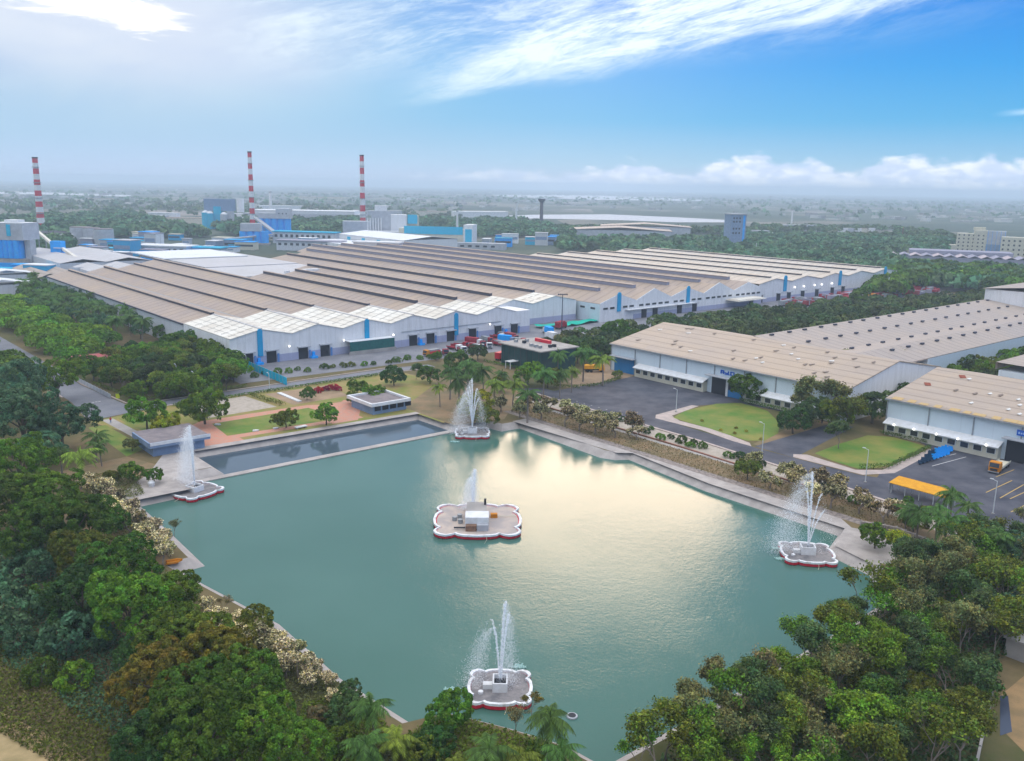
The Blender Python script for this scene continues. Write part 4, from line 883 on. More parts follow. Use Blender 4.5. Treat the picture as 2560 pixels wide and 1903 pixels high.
for k in range(5): part('mullion', MB().box(-7 + k * 4, -6.7 + k * 4, -.15, -.01, 0, 26), M['blue'], r)
r = block('apartment_block', 'right cream apartment block cut by the right edge of the view', 'apartment block', (2530, 645), 0, 0, [('body', -12, 12, 0, 14, 0, 21, M['cream']), ('stepped_body', 12.1, 30, -3, 14, 0, 25, M['cream'])], rot=R_(-30))
for f in range(4):
    for k in range(8): part('window', MB().box(-10.5 + k * 5, -8.8 + k * 5, (-.2 if k < 5 else -3.2), (-.01 if k < 5 else -3.01), 3 + f * 4.5, 4.8 + f * 4.5), M['glass'], r)
r = block('sawtooth_shed', 'long violet-grey sawtooth-roofed shed in front of the apartment blocks', 'shed', (2420, 662), 0, 0, [('wall', -70, 80, 0, 30, 0, 6, M['roofviolet'])], rot=R_(-22))
for k in range(15):
    mb = MB(); gable_roof(mb, -70 + k * 10, -60.05 + k * 10, 0, 30, 6.05, 8.2); part('roof_tooth', mb, M['roofviolet'] if k % 2 else M['pinkish'], r)
part('rear_roof', MB().box(-50, 40, 31, 60, 6, 10), M['roofviolet'], r)
# big tan shed by the lake
r = block('lakeside_shed', 'broad tan-roofed shed with grey end behind trees, in front of the lake', 'shed', (1560, 596), 0, 0, [('wall', -70, 60, 0, 60, 0, 10, M['silo_grey']), ('rear_wall', -30, 90, 61, 110, 0, 13, M['silo_grey'])], rot=R_(-6))
mb = MB(); gable_roof(mb, -72, 62, 0, 60, 10.05, 14, over=1); part('roof', mb, M['tan_roof_b'], r)
mb = MB(); gable_roof(mb, -32, 92, 61, 110, 13.05, 17, over=1); part('roof', mb, M['tan_roof_b'], r)
# far pale sheds
ps = [((700, 528), 90), ((800, 502), 200), ((880, 540), 60), ((960, 540), 70), ((1020, 500), 60), ((1080, 540), 60), ((1200, 545), 110), ((360, 555), 70), ((410, 545), 50), ((470, 560), 60), ((330, 575), 80),
      ((1885, 590), 40), ((1930, 595), 34), ((2080, 580), 16), ((2104, 580), 18), ((2124, 580), 16), ((2145, 580), 10), ((2160, 579), 9), ((2180, 579), 9), ((2000, 577), 60), ((2260, 588), 20), ((2310, 590), 24), ((2160, 625), 16), ((2230, 620), 14), ((2060, 630), 14), ((2280, 640), 8), ((2100, 655), 12), ((1750, 612), 14), ((600, 545), 40), ((250, 505), 70), ((1370, 500), 60)]
wh = ['low white shed', 'pale cream shed', 'small white block', 'flat grey-white shed']
for i, (px, w_) in enumerate(ps):
    x, y = G(*px); h_ = min(12, 4 + w_ * .08)
    r = thing('distant_shed', None, 'shed', (x, y), R_(random.Random(i).uniform(-15, 25)), 'scattered pale sheds on the plain')
    r['label'] = 'one of the small hazy pale sheds scattered over the plain beyond the factory'
    part('wall', MB().box(-w_ / 2, w_ / 2, -w_ * .12, w_ * .12 + 3, 0, h_), [WT, M['cream'], WT, SG][i % 4], r); part('roof', MB().box(-w_ / 2 - .5, w_ / 2 + .5, -w_ * .12 - .5, w_ * .12 + 3.5, h_ + .01, h_ + .8), [M['white_sheet'], M['tan_roof'], M['pinkish'] if px[0] > 2000 and px[1] > 610 else M['white_sheet'], SG][i % 4], r)
# far town: uncountable tiny houses on the horizon
rng = random.Random(9); mb = MB()
for k in range(620):
    px = rng.uniform(-100, 2660); py = 463 + .0175 * (px - 1280) + 14 + 60 * rng.random() ** 1.6
    if 1150 < px < 1830 and 528 < py < 566: continue
    x, y = G(px, py); s_ = rng.uniform(7, 22); h_ = rng.uniform(3, 9); t = rng.uniform(0, 1.5)
    mb.prism([(x + s_ * math.cos(t + a) * (1 if q % 2 else .7), y + s_ * math.sin(t + a) * .5) for q, a in enumerate((.6, 2.5, 3.7, 5.6))], 0, h_)
o = part('distant_town', mb, weathered('town_walls', (.58, .55, .50), (.25, .23, .22), .011, obj=False, lo=.42, hi=.58), None); tag(o, 'hazy scatter of tiny pale buildings spread across the far plain', 'town', kind='stuff')

# ------------------------------------------------------------------ vegetation prototypes (unit size meshes, shared by all copies)
def add_tint(me, T):
    at = me.attributes.new('tint', 'FLOAT_COLOR', 'FACE'); n = len(me.polygons); c = np.ones((n, 4)); c[:, :3] = T; at.data.foreach_set('color', c.reshape(-1))
def cards_mesh(name, P, Nn, size, rs, mat_=None, aspect=.6, tint=None):
    """leaf clumps: one bent quad per point, facing roughly along Nn"""
    n = len(P); rr = np.random.RandomState(rs)
    nv = Nn + rr.normal(0, .55, (n, 3)); nv /= np.linalg.norm(nv, axis=1)[:, None]
    a = np.cross(nv, rr.normal(0, 1, (n, 3))); a /= np.linalg.norm(a, axis=1)[:, None] + 1e-9
    c = np.cross(nv, a); s = (size * rr.uniform(.6, 1.35, n))[:, None]
    v = np.empty((n, 4, 3)); v[:, 0] = P - a * s; v[:, 1] = P - c * s * aspect; v[:, 2] = P + a * s; v[:, 3] = P + c * s * aspect + nv * s * .25
    me = bpy.data.meshes.new(name); me.vertices.add(4 * n); me.vertices.foreach_set('co', v.reshape(-1))
    me.loops.add(4 * n); me.loops.foreach_set('vertex_index', np.arange(4 * n, dtype=np.int32))
    me.polygons.add(n); me.polygons.foreach_set('loop_start', np.arange(0, 4 * n, 4, dtype=np.int32))
    me.materials.append(mat_ or M['leaf']); me.update(calc_edges=True); add_tint(me, tint if tint is not None else np.ones((n, 3))); return me
def broad_crown(seed, lobes, n, size, flat=.8, small=.42, cl=.13, ncl=170, zc=1.0):
    """lobed crown: leaf clumps sit on the lobes, leaves sit on the upper sides of the clumps"""
    r = np.random.RandomState(seed); C, Rr = [(0, 0, 0)], [.62]
    for i in range(lobes):
        t = r.uniform(0, 2 * math.pi); q = r.uniform(.35, .78); z = r.uniform(-.4, .7) * (1 - q * .45)
        C.append((q * math.cos(t), q * math.sin(t), z * flat)); Rr.append(r.uniform(.6, 1.1) * small)
    C = np.array(C); Rr = np.array(Rr); w = Rr ** 2; w /= w.sum(); K_ = []
    sq = np.array([1, 1, .85])
    while len(K_) < ncl:
        k = r.choice(len(C), p=w); d = r.normal(0, 1, 3); d /= np.linalg.norm(d)
        if d[2] < -.5: continue
        p = C[k] + d * Rr[k] * sq * r.uniform(.9, 1.06)
        if any(np.linalg.norm((p - C[j]) / sq) < Rr[j] * .86 for j in range(len(C)) if j != k): continue
        K_.append((*p, cl * r.uniform(.65, 1.25), *d))
    K_ = np.array(K_); k = r.choice(len(K_), n, p=K_[:, 3] ** 2 / (K_[:, 3] ** 2).sum()); d = r.normal(0, 1, (n, 3)); d /= np.linalg.norm(d, axis=1)[:, None]
    d = d + K_[k, 4:7] * .7 + np.array([0, 0, .35]); d /= np.linalg.norm(d, axis=1)[:, None]
    P = K_[k, :3] + d * (K_[k, 3] * r.uniform(.75, 1.05, n))[:, None]; P[:, 2] += zc
    tv = r.uniform(.62, 1.38, len(K_)); hue = r.uniform(-.18, .22, len(K_)); T = np.stack([tv * (1 + hue), tv, tv * (1 - hue * .5)], 1)[k]
    return P, d, T
def trunk_mesh(seed, h=.9, r0=.06, pale=False, limbs=6):
    r = random.Random(seed); mb = MB(); x, y = r.uniform(-.08, .08), r.uniform(-.08, .08)
    mb.tube([(0, 0, -.05), (x * .5, y * .5, h * .45), (x, y, h)], [r0, r0 * .75, r0 * .5], 6)
    for i in range(limbs):
        t = 2 * math.pi * i / limbs + r.uniform(-.3, .3); q = r.uniform(.35, .6)
        mb.tube([(x * .6, y * .6, h * r.uniform(.45, .75)), (x + q * .5 * math.cos(t), y + q * .5 * math.sin(t), h * .98), (x + q * math.cos(t), y + q * math.sin(t), h + r.uniform(.1, .45))], [r0 * .45, r0 * .3, r0 * .1], 4)
    return mb.mesh('trunk', M['bark_pale'] if pale else M['bark'])
class Proto:
    def __init__(s, crown, trunk): s.crown = crown; s.trunk = trunk
PR = {}
def mk_broad(key, seed, lobes, n, size, **k):
    P, D, T = broad_crown(seed, lobes, n, size, **k); PR[key] = Proto(cards_mesh('crown', P, D, size, seed, tint=T), trunk_mesh(seed, h=.9 * min(1, k.get('zc', 1.0))))
for i in range(4): mk_broad(('big', i), 10 + i, 13 + 2 * i, 20000, .028, small=.36, cl=.095, ncl=330)
for i in range(4): mk_broad(('mid', i), 30 + i, 9 + i, 6400, .056, small=.46, cl=.15, ncl=150, zc=.84)
for i in range(3): mk_broad(('low', i), 50 + i, 6 + i, 1100, .10, small=.42, cl=.2, ncl=50)
for i in range(2): mk_broad(('bush', i), 60 + i, 5, 3000, .06, small=.5, flat=.6, cl=.18, ncl=70, zc=.42)
def sparse(key, seed, n, size, depth=4, spread=.62, tips_only=False, droop=0., h=1.0, pale=True, twig=1.):
    r = random.Random(seed); mb = MB(); tips = []
    def grow(p, d, ln, rad, k):
        q = p + d * ln; m_ = p + d * ln * .5 + Vector((r.uniform(-1, 1), r.uniform(-1, 1), 0)) * ln * .08
        mb.tube([tuple(p), tuple(m_), tuple(q)], [rad, rad * .8, rad * .6], 5 if k > 2 else 3)
        if k <= 1 or not tips_only: tips.append((q, k, ln))
        if k == 0: return
        for j in range(r.choice((2, 3, 3))):
            nd = (d + Vector((r.uniform(-1, 1), r.uniform(-1, 1), r.uniform(-.35, .6) - droop)) * spread * 1.25).normalized()
            grow(q, nd, ln * r.uniform(.66, .86), rad * .6, k - 1)
    grow(Vector((0, 0, -.03)), Vector((r.uniform(-.1, .1), r.uniform(-.1, .1), 1)).normalized(), h * .42, .032 * twig, depth)
    rr = np.random.RandomState(seed); T = np.array([tuple(t[0]) for t in tips if t[1] <= (1 if tips_only else 2)])
    k = rr.randint(0, len(T), n); d = rr.normal(0, 1, (n, 3)); P = T[k] + d * (.055 if tips_only else .062) * h; P[:, 2] = np.maximum(P[:, 2], .12)
    tv = rr.uniform(.40, 1.65, len(T))[k]; hue = rr.uniform(-.25, .3, len(T))[k]; TT = np.stack([tv * (1 + hue), tv, tv * (1 - hue * .6)], 1)
    if tips_only:
        pick = rr.choice(4, n, p=[.40, .28, .20, .12]); TT = np.array([(.62, .56, .36), (.075, .095, .035), (.22, .17, .13), (.50, .42, .14)])[pick] * rr.uniform(.8, 1.2, n)[:, None]
    PR[key] = Proto(cards_mesh('crown', P, d / np.linalg.norm(d, axis=1)[:, None] + np.array([0, 0, .5]), size, seed, tint=TT), mb.mesh('trunk', M['bark_pale'] if pale else M['bark']))
for i in range(5): sparse(('sparse', i), 70 + i, 5200 + 500 * i, .039, depth=5, spread=.62, h=1.1, pale=i % 2 == 0)
for i in range(3): sparse(('thin', i), 80 + i, 1500, .044, depth=5, spread=.55, h=1.25)
for i in range(3): sparse(('plum', i), 90 + i, 4200, .036, depth=5, spread=1.0, tips_only=True, h=.62, twig=1.3)
def palm(key, seed, fr=20, L=.40, trunk_h=.72):
    r = random.Random(seed); tb = MB(); bend = r.uniform(-.06, .06)
    tb.tube([(0, 0, -.02), (bend * .4, 0, trunk_h * .5), (bend, bend * .5, trunk_h)], [.022, .016, .014], 7)
    top = Vector((bend, bend * .5, trunk_h)); mb = MB()
    for i in range(fr):
        t = 2 * math.pi * i / fr * 1.0 + r.uniform(-.2, .2); up_ = r.choice((1.1, .65, .25, -.15)) + r.uniform(-.1, .1); l_ = L * r.uniform(.85, 1.1)
        hd_ = Vector((math.cos(t), math.sin(t), 0)); side_ = Vector((-math.sin(t), math.cos(t), 0)); prev = top; q = 9
        dcur = (hd_ + Vector((0, 0, up_))).normalized(); pts = [top]
        for k in range(q):
            dcur = (dcur + Vector((0, 0, -.17))).normalized(); pts.append(pts[-1] + dcur * l_ / q)
        mb.tube([tuple(p) for p in pts[::3]], [.006, .005, .003, .001], 3)
        for k in range(1, q + 1):
            w_ = L * .19 * math.sin(math.pi * min(1, .12 + .86 * k / q)) + .01
            for sd in (-1, 1):
                a_ = pts[k]; b_ = pts[k - 1]; o_ = side_ * sd * w_ + Vector((0, 0, -w_ * .75)) + (a_ - b_) * .9
                mb.face(a_, b_, b_ * .35 + a_ * .65 + o_); mb.face(b_ * .5 + a_ * .5, b_, b_ + o_ * .95)
    for k in range(6):   # heart tuft
        t = k; mb.face(top, top + Vector((.02, 0, .05)), top + Vector((.04 * math.cos(t), .04 * math.sin(t), .17)))
    fm = mb.mesh('fronds', M['leaf']); add_tint(fm, np.repeat(np.random.RandomState(seed).uniform(.8, 1.25, (len(mb.f), 1)), 3, axis=1)); PR[key] = Proto(fm, tb.mesh('trunk', M['bark_pale']))
for i in range(4): palm(('palm', i), 100 + i, 18 + 2 * i, .36 + .02 * i, .66 + .03 * i)

vr = random.Random(77)
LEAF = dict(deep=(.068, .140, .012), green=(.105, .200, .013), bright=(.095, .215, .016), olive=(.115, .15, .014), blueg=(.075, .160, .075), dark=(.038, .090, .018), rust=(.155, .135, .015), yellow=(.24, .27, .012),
            palm=(.075, .155, .028), palml=(.19, .26, .03), bloom=(1.45, 1.4, 1.3), tan=(.85, .75, .62), khaki=(.85, .88, .7), dusk=(.060, .105, .030), red=(.40, .02, .045), drytan=(.19, .16, .07), kh2=(.145, .155, .05))
def veg(kind, xy, s, color, label, group=None, name=None, cat=None, parts=True, z=0., rot=None, sz=None):
    key = (kind, vr.randrange({'big': 4, 'mid': 4, 'low': 3, 'bush': 2, 'sparse': 5, 'thin': 3, 'plum': 3, 'palm': 4}[kind])); p = PR[key]
    color = {'tan': 'drytan', 'khaki': 'kh2'}.get(color, color) if kind != 'plum' else color; c = LEAF[color] if isinstance(color, str) else color; j = vr.uniform(.85, 1.18); c = (c[0] * j, c[1] * j, c[2] * j, 1)
    name = name or {'palm': 'palm_tree', 'bush': 'bush', 'plum': 'blossom_tree', 'big': 'shade_tree', 'sparse': 'scrub_tree', 'thin': 'scrub_tree'}.get(kind, 'tree'); cat = cat or {'palm': 'palm', 'bush': 'bush'}.get(kind, 'tree')
    rot = vr.uniform(0, 6.28) if rot is None else rot; sc_ = (s * vr.uniform(.93, 1.07), s * vr.uniform(.93, 1.07), s * vr.uniform(.92, 1.1) * (sz or 1))
    if parts:
        r = thing(name, label, cat, xy, rot, group, z, sc_); o = put('fronds' if kind == 'palm' else 'crown', p.crown, r); o.color = c; put('trunk', p.trunk, r)
    else:
        o = put(name, p.crown, None, (xy[0], xy[1], z), rot, sc_); o.color = c; tag(o, label, cat, group)
HC = dict(big=1.0, mid=.84, low=1.0, bush=.42, sparse=.95, thin=1.0, plum=.6, palm=.72)
def vpx(kind, px, py, rpx, color, label, group=None, **k):
    """tree whose crown centre shows at px,py with crown radius rpx; its base is found on the ground"""
    s = rpx * pxm(px, py)
    for _ in range(5):
        hc = s * HC[kind]; x, y = G(px, py, hc); s = rpx * (Vector((x, y, hc - CH)).dot(FW)) / F
        if kind == 'palm': s = s * 2.6
    veg(kind, (x, y), s, color, label, group, **k)
def inside(x, y, poly):
    c = False; n = len(poly)
    for i in range(n):
        (x1, y1), (x2, y2) = poly[i], poly[(i + 1) % n]
        if (y1 > y) != (y2 > y) and x < (x2 - x1) * (y - y1) / (y2 - y1) + x1: c = not c
    return c
PW = [WU(*p) for p in PO]
def scatter(poly, gap, seed, cap=9999):
    r = random.Random(seed); xs = [p[0] for p in poly]; ys = [p[1] for p in poly]; pts = []; cell = {}
    tries = int(12 * (max(xs) - min(xs)) * (max(ys) - min(ys)) / gap ** 2)
    for _ in range(min(tries, 60000)):
        x, y = r.uniform(min(xs), max(xs)), r.uniform(min(ys), max(ys))
        if not inside(x, y, poly) or inside(x, y, PW): continue
        k = (int(x // gap), int(y // gap))
        if any((x - a) ** 2 + (y - b) ** 2 < gap * gap for i in (-1, 0, 1) for j in (-1, 0, 1) for a, b in cell.get((k[0] + i, k[1] + j), ())): continue
        cell.setdefault(k, []).append((x, y)); pts.append((x, y))
        if len(pts) >= cap: break
    return pts
def grove(poly, gap, seed, mixk, smin, smax, label, group, **k):
    r = random.Random(seed); pts = scatter(poly, gap, seed); cn = dict(deep='deep green', green='mid-green', bright='bright green', olive='olive', blueg='bluish-green', dark='dark green', rust='rusty', yellow='yellow-green', tan='tan-brown', khaki='khaki', dusk='dull green', bloom='cream', palm='dark', palml='yellowish')
    for x, y in pts:
        kd, cl, f = r.choice(mixk); veg(kd, (x, y), r.uniform(smin, smax) * f, cl, label.replace('#', cn.get(cl, '') + ' ' + {'palm': 'palms', 'bush': 'bushes', 'sparse': 'half-bare trees', 'thin': 'thin trees', 'plum': 'blossoming trees'}.get(kd, 'leafy trees')), group + ' (' + cn.get(cl, '') + ' ' + kd + ')', **k)
    return len(pts)
PX = lambda *p: [G(*q) for q in p]

# the row of big rain trees down the left
row = [(45, 1150, 78, 'green', 'dark green dome-crowned tree highest up the left-edge row'), (30, 1235, 82, 'deep', 'deep green dome tree at the left edge, second up the row'), (118, 1232, 76, 'green', 'mid-green dome tree second in the row beside the white blossom'),
       (168, 1295, 88, 'deep', 'broad dark crown beside the top of the blossoming trees'), (85, 1325, 82, 'deep', 'dark inner-side dome tree left of the blossoming bank'), (203, 1385, 74, 'olive', 'olive-yellow crown level with the pond notch'),
       (285, 1430, 90, 'deep', 'wide brownish-green crown below the pond notch'), (205, 1495, 80, 'dark', 'dark crown on the bush side of the row'), (325, 1520, 98, 'bright', 'brightest fresh green crown in the middle of the row'),
       (412, 1500, 84, 'green', 'clear green crown touching the pond bank'), (430, 1610, 82, 'green', 'fresh green crown just below the brightest one'), (355, 1640, 62, 'dark', 'dark crown on the inner side between bright and rusty ones'), (245, 1300, 60, 'deep', 'dark crown pressed against the upper blossoming trees'), (492, 1600, 76, 'olive', 'yellow-green crown above the rusty-tipped ones'), (395, 1705, 92, 'rust', 'rusty-orange tipped crown on the inner side'),
       (548, 1650, 92, 'rust', 'orange-brown tipped crown beside the lower blossoming trees'), (470, 1740, 104, 'deep', 'dark green crown below the rusty ones'), (615, 1715, 94, 'deep', 'deep green crown nearest the lower pond bank'),
       (500, 1845, 118, 'deep', 'large dark crown cut by the bottom edge'), (625, 1815, 108, 'green', 'large green crown at the bottom edge right of the dark one'), (735, 1880, 80, 'bright', 'last bright green crown at the bottom edge beside the dry slope'), (400, 1860, 95, 'dark', 'dark crown at the bottom edge left of the row')]
for (x, y, r_, c, lab) in row: vpx('big', x, y, r_ * 1.2, c, lab, 'row of dome-crowned trees down the left side')
for (x, y, r_, lab) in ((40, 955, 82, 'dark tree at the left edge beside the entrance road bend'), (140, 945, 62, 'round dark green tree standing in the road bend'), (50, 1040, 105, 'large bluish-dark tree in the left corner clump'), (150, 1055, 78, 'dark layered tree right of the corner clump'), (5, 1010, 70, 'half-seen dark tree at the left edge clump'), (110, 1110, 62, 'dark lower tree beneath the corner clump')):
    vpx('big', x, y, r_, 'green' if x == 140 else 'blueg', lab, 'dark trees in the left corner')
for (x, y, r_, c, lab) in ((60, 1430, 72, 'blueg', 'bluish bush clump highest on the left slope'), (40, 1525, 82, 'blueg', 'broad bluish bush at the left edge'), (130, 1500, 60, 'deep', 'green bush between the bluish ones'), (165, 1600, 90, 'blueg', 'largest bluish-grey bush on the left slope'),
                        (105, 1690, 48, 'deep', 'small green bush lowest left on the dry slope'), (190, 1690, 52, 'green', 'green bush below the largest bluish one'), (30, 1600, 55, 'blueg', 'bluish bush at the left edge below the broad one'), (235, 1560, 50, 'dark', 'dark bush tucked against the tree row'), (60, 1365, 40, 'dark', 'small dark bush under the big domes')):
    vpx('bush', x, y, r_, c, lab, 'bushes on the left slope')
# blossoming trees on the banks
bl = [(255, 1212, 34), (292, 1240, 36), (330, 1270, 36), (368, 1305, 36), (402, 1338, 32), (425, 1362, 28), (585, 1538, 32), (632, 1566, 34), (690, 1590, 36), (738, 1622, 34), (785, 1655, 32), (815, 1690, 30), (520, 1500, 28), (470, 1478, 24), (228, 1205, 34), (268, 1240, 40), (312, 1280, 40), (352, 1318, 42), (390, 1352, 36), (560, 1545, 36), (612, 1572, 40), (672, 1602, 42), (722, 1638, 40), (765, 1672, 38), (715, 1660, 36), (250, 1225, 42), (290, 1262, 45), (325, 1300, 46), (375, 1335, 46), (345, 1360, 40), (405, 1380, 38), (540, 1535, 38), (585, 1560, 40), (650, 1590, 46), (700, 1620, 44), (745, 1655, 44), (780, 1690, 36), (690, 1665, 34), (835, 1730, 30), (620, 1600, 30)]
for i, (x, y, r_) in enumerate(bl):
    vpx('plum', x, y, r_ * 1.85, (('bloom', 'khaki', 'bloom', 'bloom')[i % 4]), ('cream-blossomed low tree on the upper left bank, one of the cluster above the notch' if y < 1450 else 'cream-blossomed low tree on the lower left bank, one of the row by the water'), 'blossoming trees on the left bank, upper' if y < 1450 else 'blossoming trees on the left bank, lower')
for (x, y, r_, c, k_) in ((640, 1560, 48, 'olive', 'mid'), (435, 1320, 22, 'khaki', 'thin'), (560, 1510, 26, 'tan', 'thin'), (870, 1720, 34, 'dusk', 'mid')):
    vpx(k_, x, y, r_, c, {640: 'round olive tree among the lower blossoming trees', 435: 'thin twiggy tree leaning over the water above the notch', 560: 'leafless brown shrub at the water edge', 870: 'dusky shrub beside the big lower palms'}[x])
# garden and pond surroundings
ind = [('mid', 510, 1015, 56, 'green', 'big round tree on the garden edge between gravel patch and brick path'), ('mid', 365, 1035, 48, 'green', 'dense dark green tree above the left pavilion'), ('mid', 415, 1065, 36, 'yellow', 'yellow-green tree touching the left pavilion roof'),
       ('mid', 715, 1045, 30, 'olive', 'small olive round tree on the lawn edge'), ('mid', 815, 1035, 34, 'green', 'small green round tree on the lawn near the basin'), ('mid', 767, 985, 19, 'deep', 'smallest round tree on the earth bed'),
       ('mid', 893, 968, 24, 'green', 'left of two green trees behind the flat-roofed pavilion'), ('mid', 935, 982, 28, 'green', 'right of two green trees behind the flat-roofed pavilion'), ('mid', 985, 940, 30, 'dark', 'dark round tree on the north lawn edge'),
       ('mid', 885, 995, 18, 'olive', 'low olive shrub left of the flat-roofed pavilion'), ('mid', 1185, 1015, 46, 'yellow', 'bright yellow-green spreading tree just behind the top fountain'), ('mid', 1215, 1040, 30, 'olive', 'lower half of the bright tree clump behind the top fountain'),
       ('mid', 1872, 968, 46, 'deep', 'round dark tree against the blue warehouse wall'), ('mid', 2190, 890, 44, 'dark', 'dark tree on the corner between the two tan warehouses'), ('sparse', 2250, 925, 52, 'olive', 'olive half-bare tree between the two tan warehouses'),
       ('sparse', 2060, 990, 74, 'khaki', 'tall khaki tree with pale blossom in front of the tan warehouse end'), ('sparse', 2120, 1020, 66, 'olive', 'olive tree right of the tall khaki one'), ('mid', 1985, 1050, 42, 'dark', 'dark low tree beside the oval lawn'), ('mid', 2185, 1015, 54, 'dusk', 'dusky tree at the left end of the nearest warehouse'),
       ('sparse', 2010, 1010, 46, 'khaki', 'short khaki tree left of the tall khaki one'), ('sparse', 2150, 960, 60, 'khaki', 'hazy tan tree covering the tan warehouse gable'), ('sparse', 2100, 1080, 46, 'dusk', 'dusky shrubby tree at the head of the side road'),
              ('mid', 330, 1110, 22, 'khaki', 'small khaki tree left of the left pavilion'), ('mid', 330, 1180, 32, 'green', 'green shrub on the slope above the left fountain'), ('mid', 385, 1190, 24, 'deep', 'dark clipped shrub above the left fountain'), ('mid', 285, 1190, 20, 'olive', 'olive shrub on the upper left slope'),
       ('mid', 2190, 1340, 40, 'green', 'bright green tree above the curved retaining wall'), ('sparse', 2240, 1365, 52, 'yellow', 'yellow-green open tree above the curved retaining wall'), ('sparse', 2275, 1400, 50, 'khaki', 'khaki open tree by the curved retaining wall'), ('mid', 1580, 850 - 2, 30, 'deep', 'dark tree in the thicket nearest the tan warehouse corner'),
       ('mid', 1090, 890, 14, 'deep', 'small dark garden tree near the red trucks'), ('sparse', 1040, 925, 26, 'dusk', 'dusky open tree on the north lawn'), ('mid', 1075, 935, 30, 'deep', 'broad dark tree right of the north lawn'), ('mid', 1540, 920 - 40, 22, 'olive', 'olive shrub at the warehouse blue door corner'), ('mid', 1545, 935, 12, 'olive', 'tiny round shrub beside the blue warehouse door'),
       ('mid', 2150, 925, 56, 'khaki', 'khaki tree crown over the tan warehouse gable end'), ('mid', 2215, 935, 56, 'olive', 'olive tree wedged between the two tan warehouses, front one'), ('mid', 2030, 1030, 48, 'dusk', 'dusky tree between the oval lawn and the side road'), ('mid', 2090, 1040, 44, 'olive', 'olive tree at the corner of the side road'), ('mid', 2240, 985, 40, 'dark', 'dark tree against the left corner of the nearest warehouse'),
       ('mid', 1150, 905, 36, 'deep', 'full dark tree at the head of the palm stand by the red trucks'), ('mid', 1195, 880, 26, 'dusk', 'dusky tree touching the red trucks'), ('mid', 1320, 935, 38, 'green', 'broad green tree in front of the dark green office'), ('mid', 1370, 945, 30, 'olive', 'olive tree right of the broad one before the office'),
       ('mid', 1445, 880, 36, 'deep', 'dark tree right of the dark green office'), ('mid', 1495, 870, 36, 'dusk', 'dusky tree between office and tan warehouse, nearer the warehouse'), ('mid', 1410, 860, 26, 'khaki', 'khaki tree behind the right corner of the dark green office'), ('mid', 1250, 960, 24, 'olive', 'olive shrubby tree among the palms below the office'), ('mid', 1530, 830, 34, 'deep', 'dark tree above the left corner of the tan warehouse'), ('mid', 1180, 940, 26, 'dusk', 'dusky tree beneath the palm stand'),
       ('mid', 560, 880, 26, 'green', 'green tree at the near corner of the white block'), ('mid', 410, 830, 24, 'deep', 'dark tree against the side wall of the white block'), ('mid', 325, 870, 20, 'dark', 'small dark tree in the clearing by the red sheds'), ]
for (k_, x, y, r_, c, lab) in ind: vpx(k_, x, y, r_, c, lab)
# palms placed one by one
pal = [(235, 1080, 34, 'palm', 'left'), (195, 1130, 44, 'palml', 'left'), (150, 1130, 32, 'palm', 'left'), (250, 1110, 26, 'palm', 'left'),
       (1170, 905, 34, 'palm', 'office'), (1125, 925, 34, 'palm', 'office'), (1210, 930, 30, 'palm', 'office'), (1235, 950, 30, 'palml', 'office'), (1282, 955, 34, 'palml', 'office'), (1320, 975, 38, 'palm', 'office'), (1360, 925, 36, 'palm', 'office'), (1401, 930, 30, 'palm', 'office'), (1430, 925, 26, 'palml', 'office'), (1395, 885, 28, 'palm', 'office'), (1460, 880, 34, 'palm', 'office'), (1510, 890, 34, 'palml', 'office'), (1150, 955, 32, 'palm', 'office'), (1100, 965, 24, 'palml', 'office'), (1255, 930, 22, 'palm', 'office'),
       (2300, 1275, 46, 'palm', 'right'), (2350, 1265, 40, 'palm', 'right'), (2385, 1235, 36, 'palm', 'right'), (2425, 1255, 40, 'palm', 'right'), (2365, 1310, 44, 'palm', 'right'), (2450, 1310, 44, 'palm', 'right'), (2402, 1340, 40, 'palm', 'right'), (2500, 1350, 40, 'palm', 'right'), (2270, 1270, 30, 'palm', 'right'),
       (935, 1760, 62, 'palm', 'bottom'), (985, 1840, 52, 'palml', 'bottom'), (920, 1850, 60, 'palm', 'bottom'), (1215, 1870, 66, 'palm', 'bottom'), (1370, 1800, 66, 'palm', 'bottom'), (1140, 1895, 60, 'palml', 'bottom'), (1290, 1890, 58, 'palml', 'bottom'), (1400, 1880, 58, 'palm', 'bottom')]
gl = dict(left='coconut palm on the upper left slope beside the road bend', office='coconut palm in the stand around the dark green office', right='coconut palm in the stand at the edge of the parking yard', bottom='coconut palm at the bottom edge near the lowest fountain')
pl_ = {235: 'tall coconut palm with dark trunk beside the path on the upper left slope', 195: 'yellowish coconut palm on the upper left slope nearest the dark trees', 150: 'dark coconut palm half hidden by the left row of domes', 250: 'short coconut palm just below the tall one on the upper left slope',
       935: 'tallest coconut palm at the bottom, standing out against the pond', 985: 'yellowish coconut palm leaning right of the tallest bottom one', 920: 'coconut palm at the bottom edge beneath the tallest one', 1215: 'coconut palm directly below the lowest fountain float', 1370: 'upright coconut palm beside the floating ring', 1140: 'yellow-green coconut palm cut by the bottom edge', 1290: 'pale coconut palm at the bottom edge between two darker ones', 1400: 'coconut palm below the one beside the floating ring'}
for (x, y, r_, c, g_) in pal: vpx('palm', x, y, r_ * (1.2 if g_ != 'bottom' else 1.1), c, pl_.get(x, gl[g_]), 'coconut palms, ' + g_)
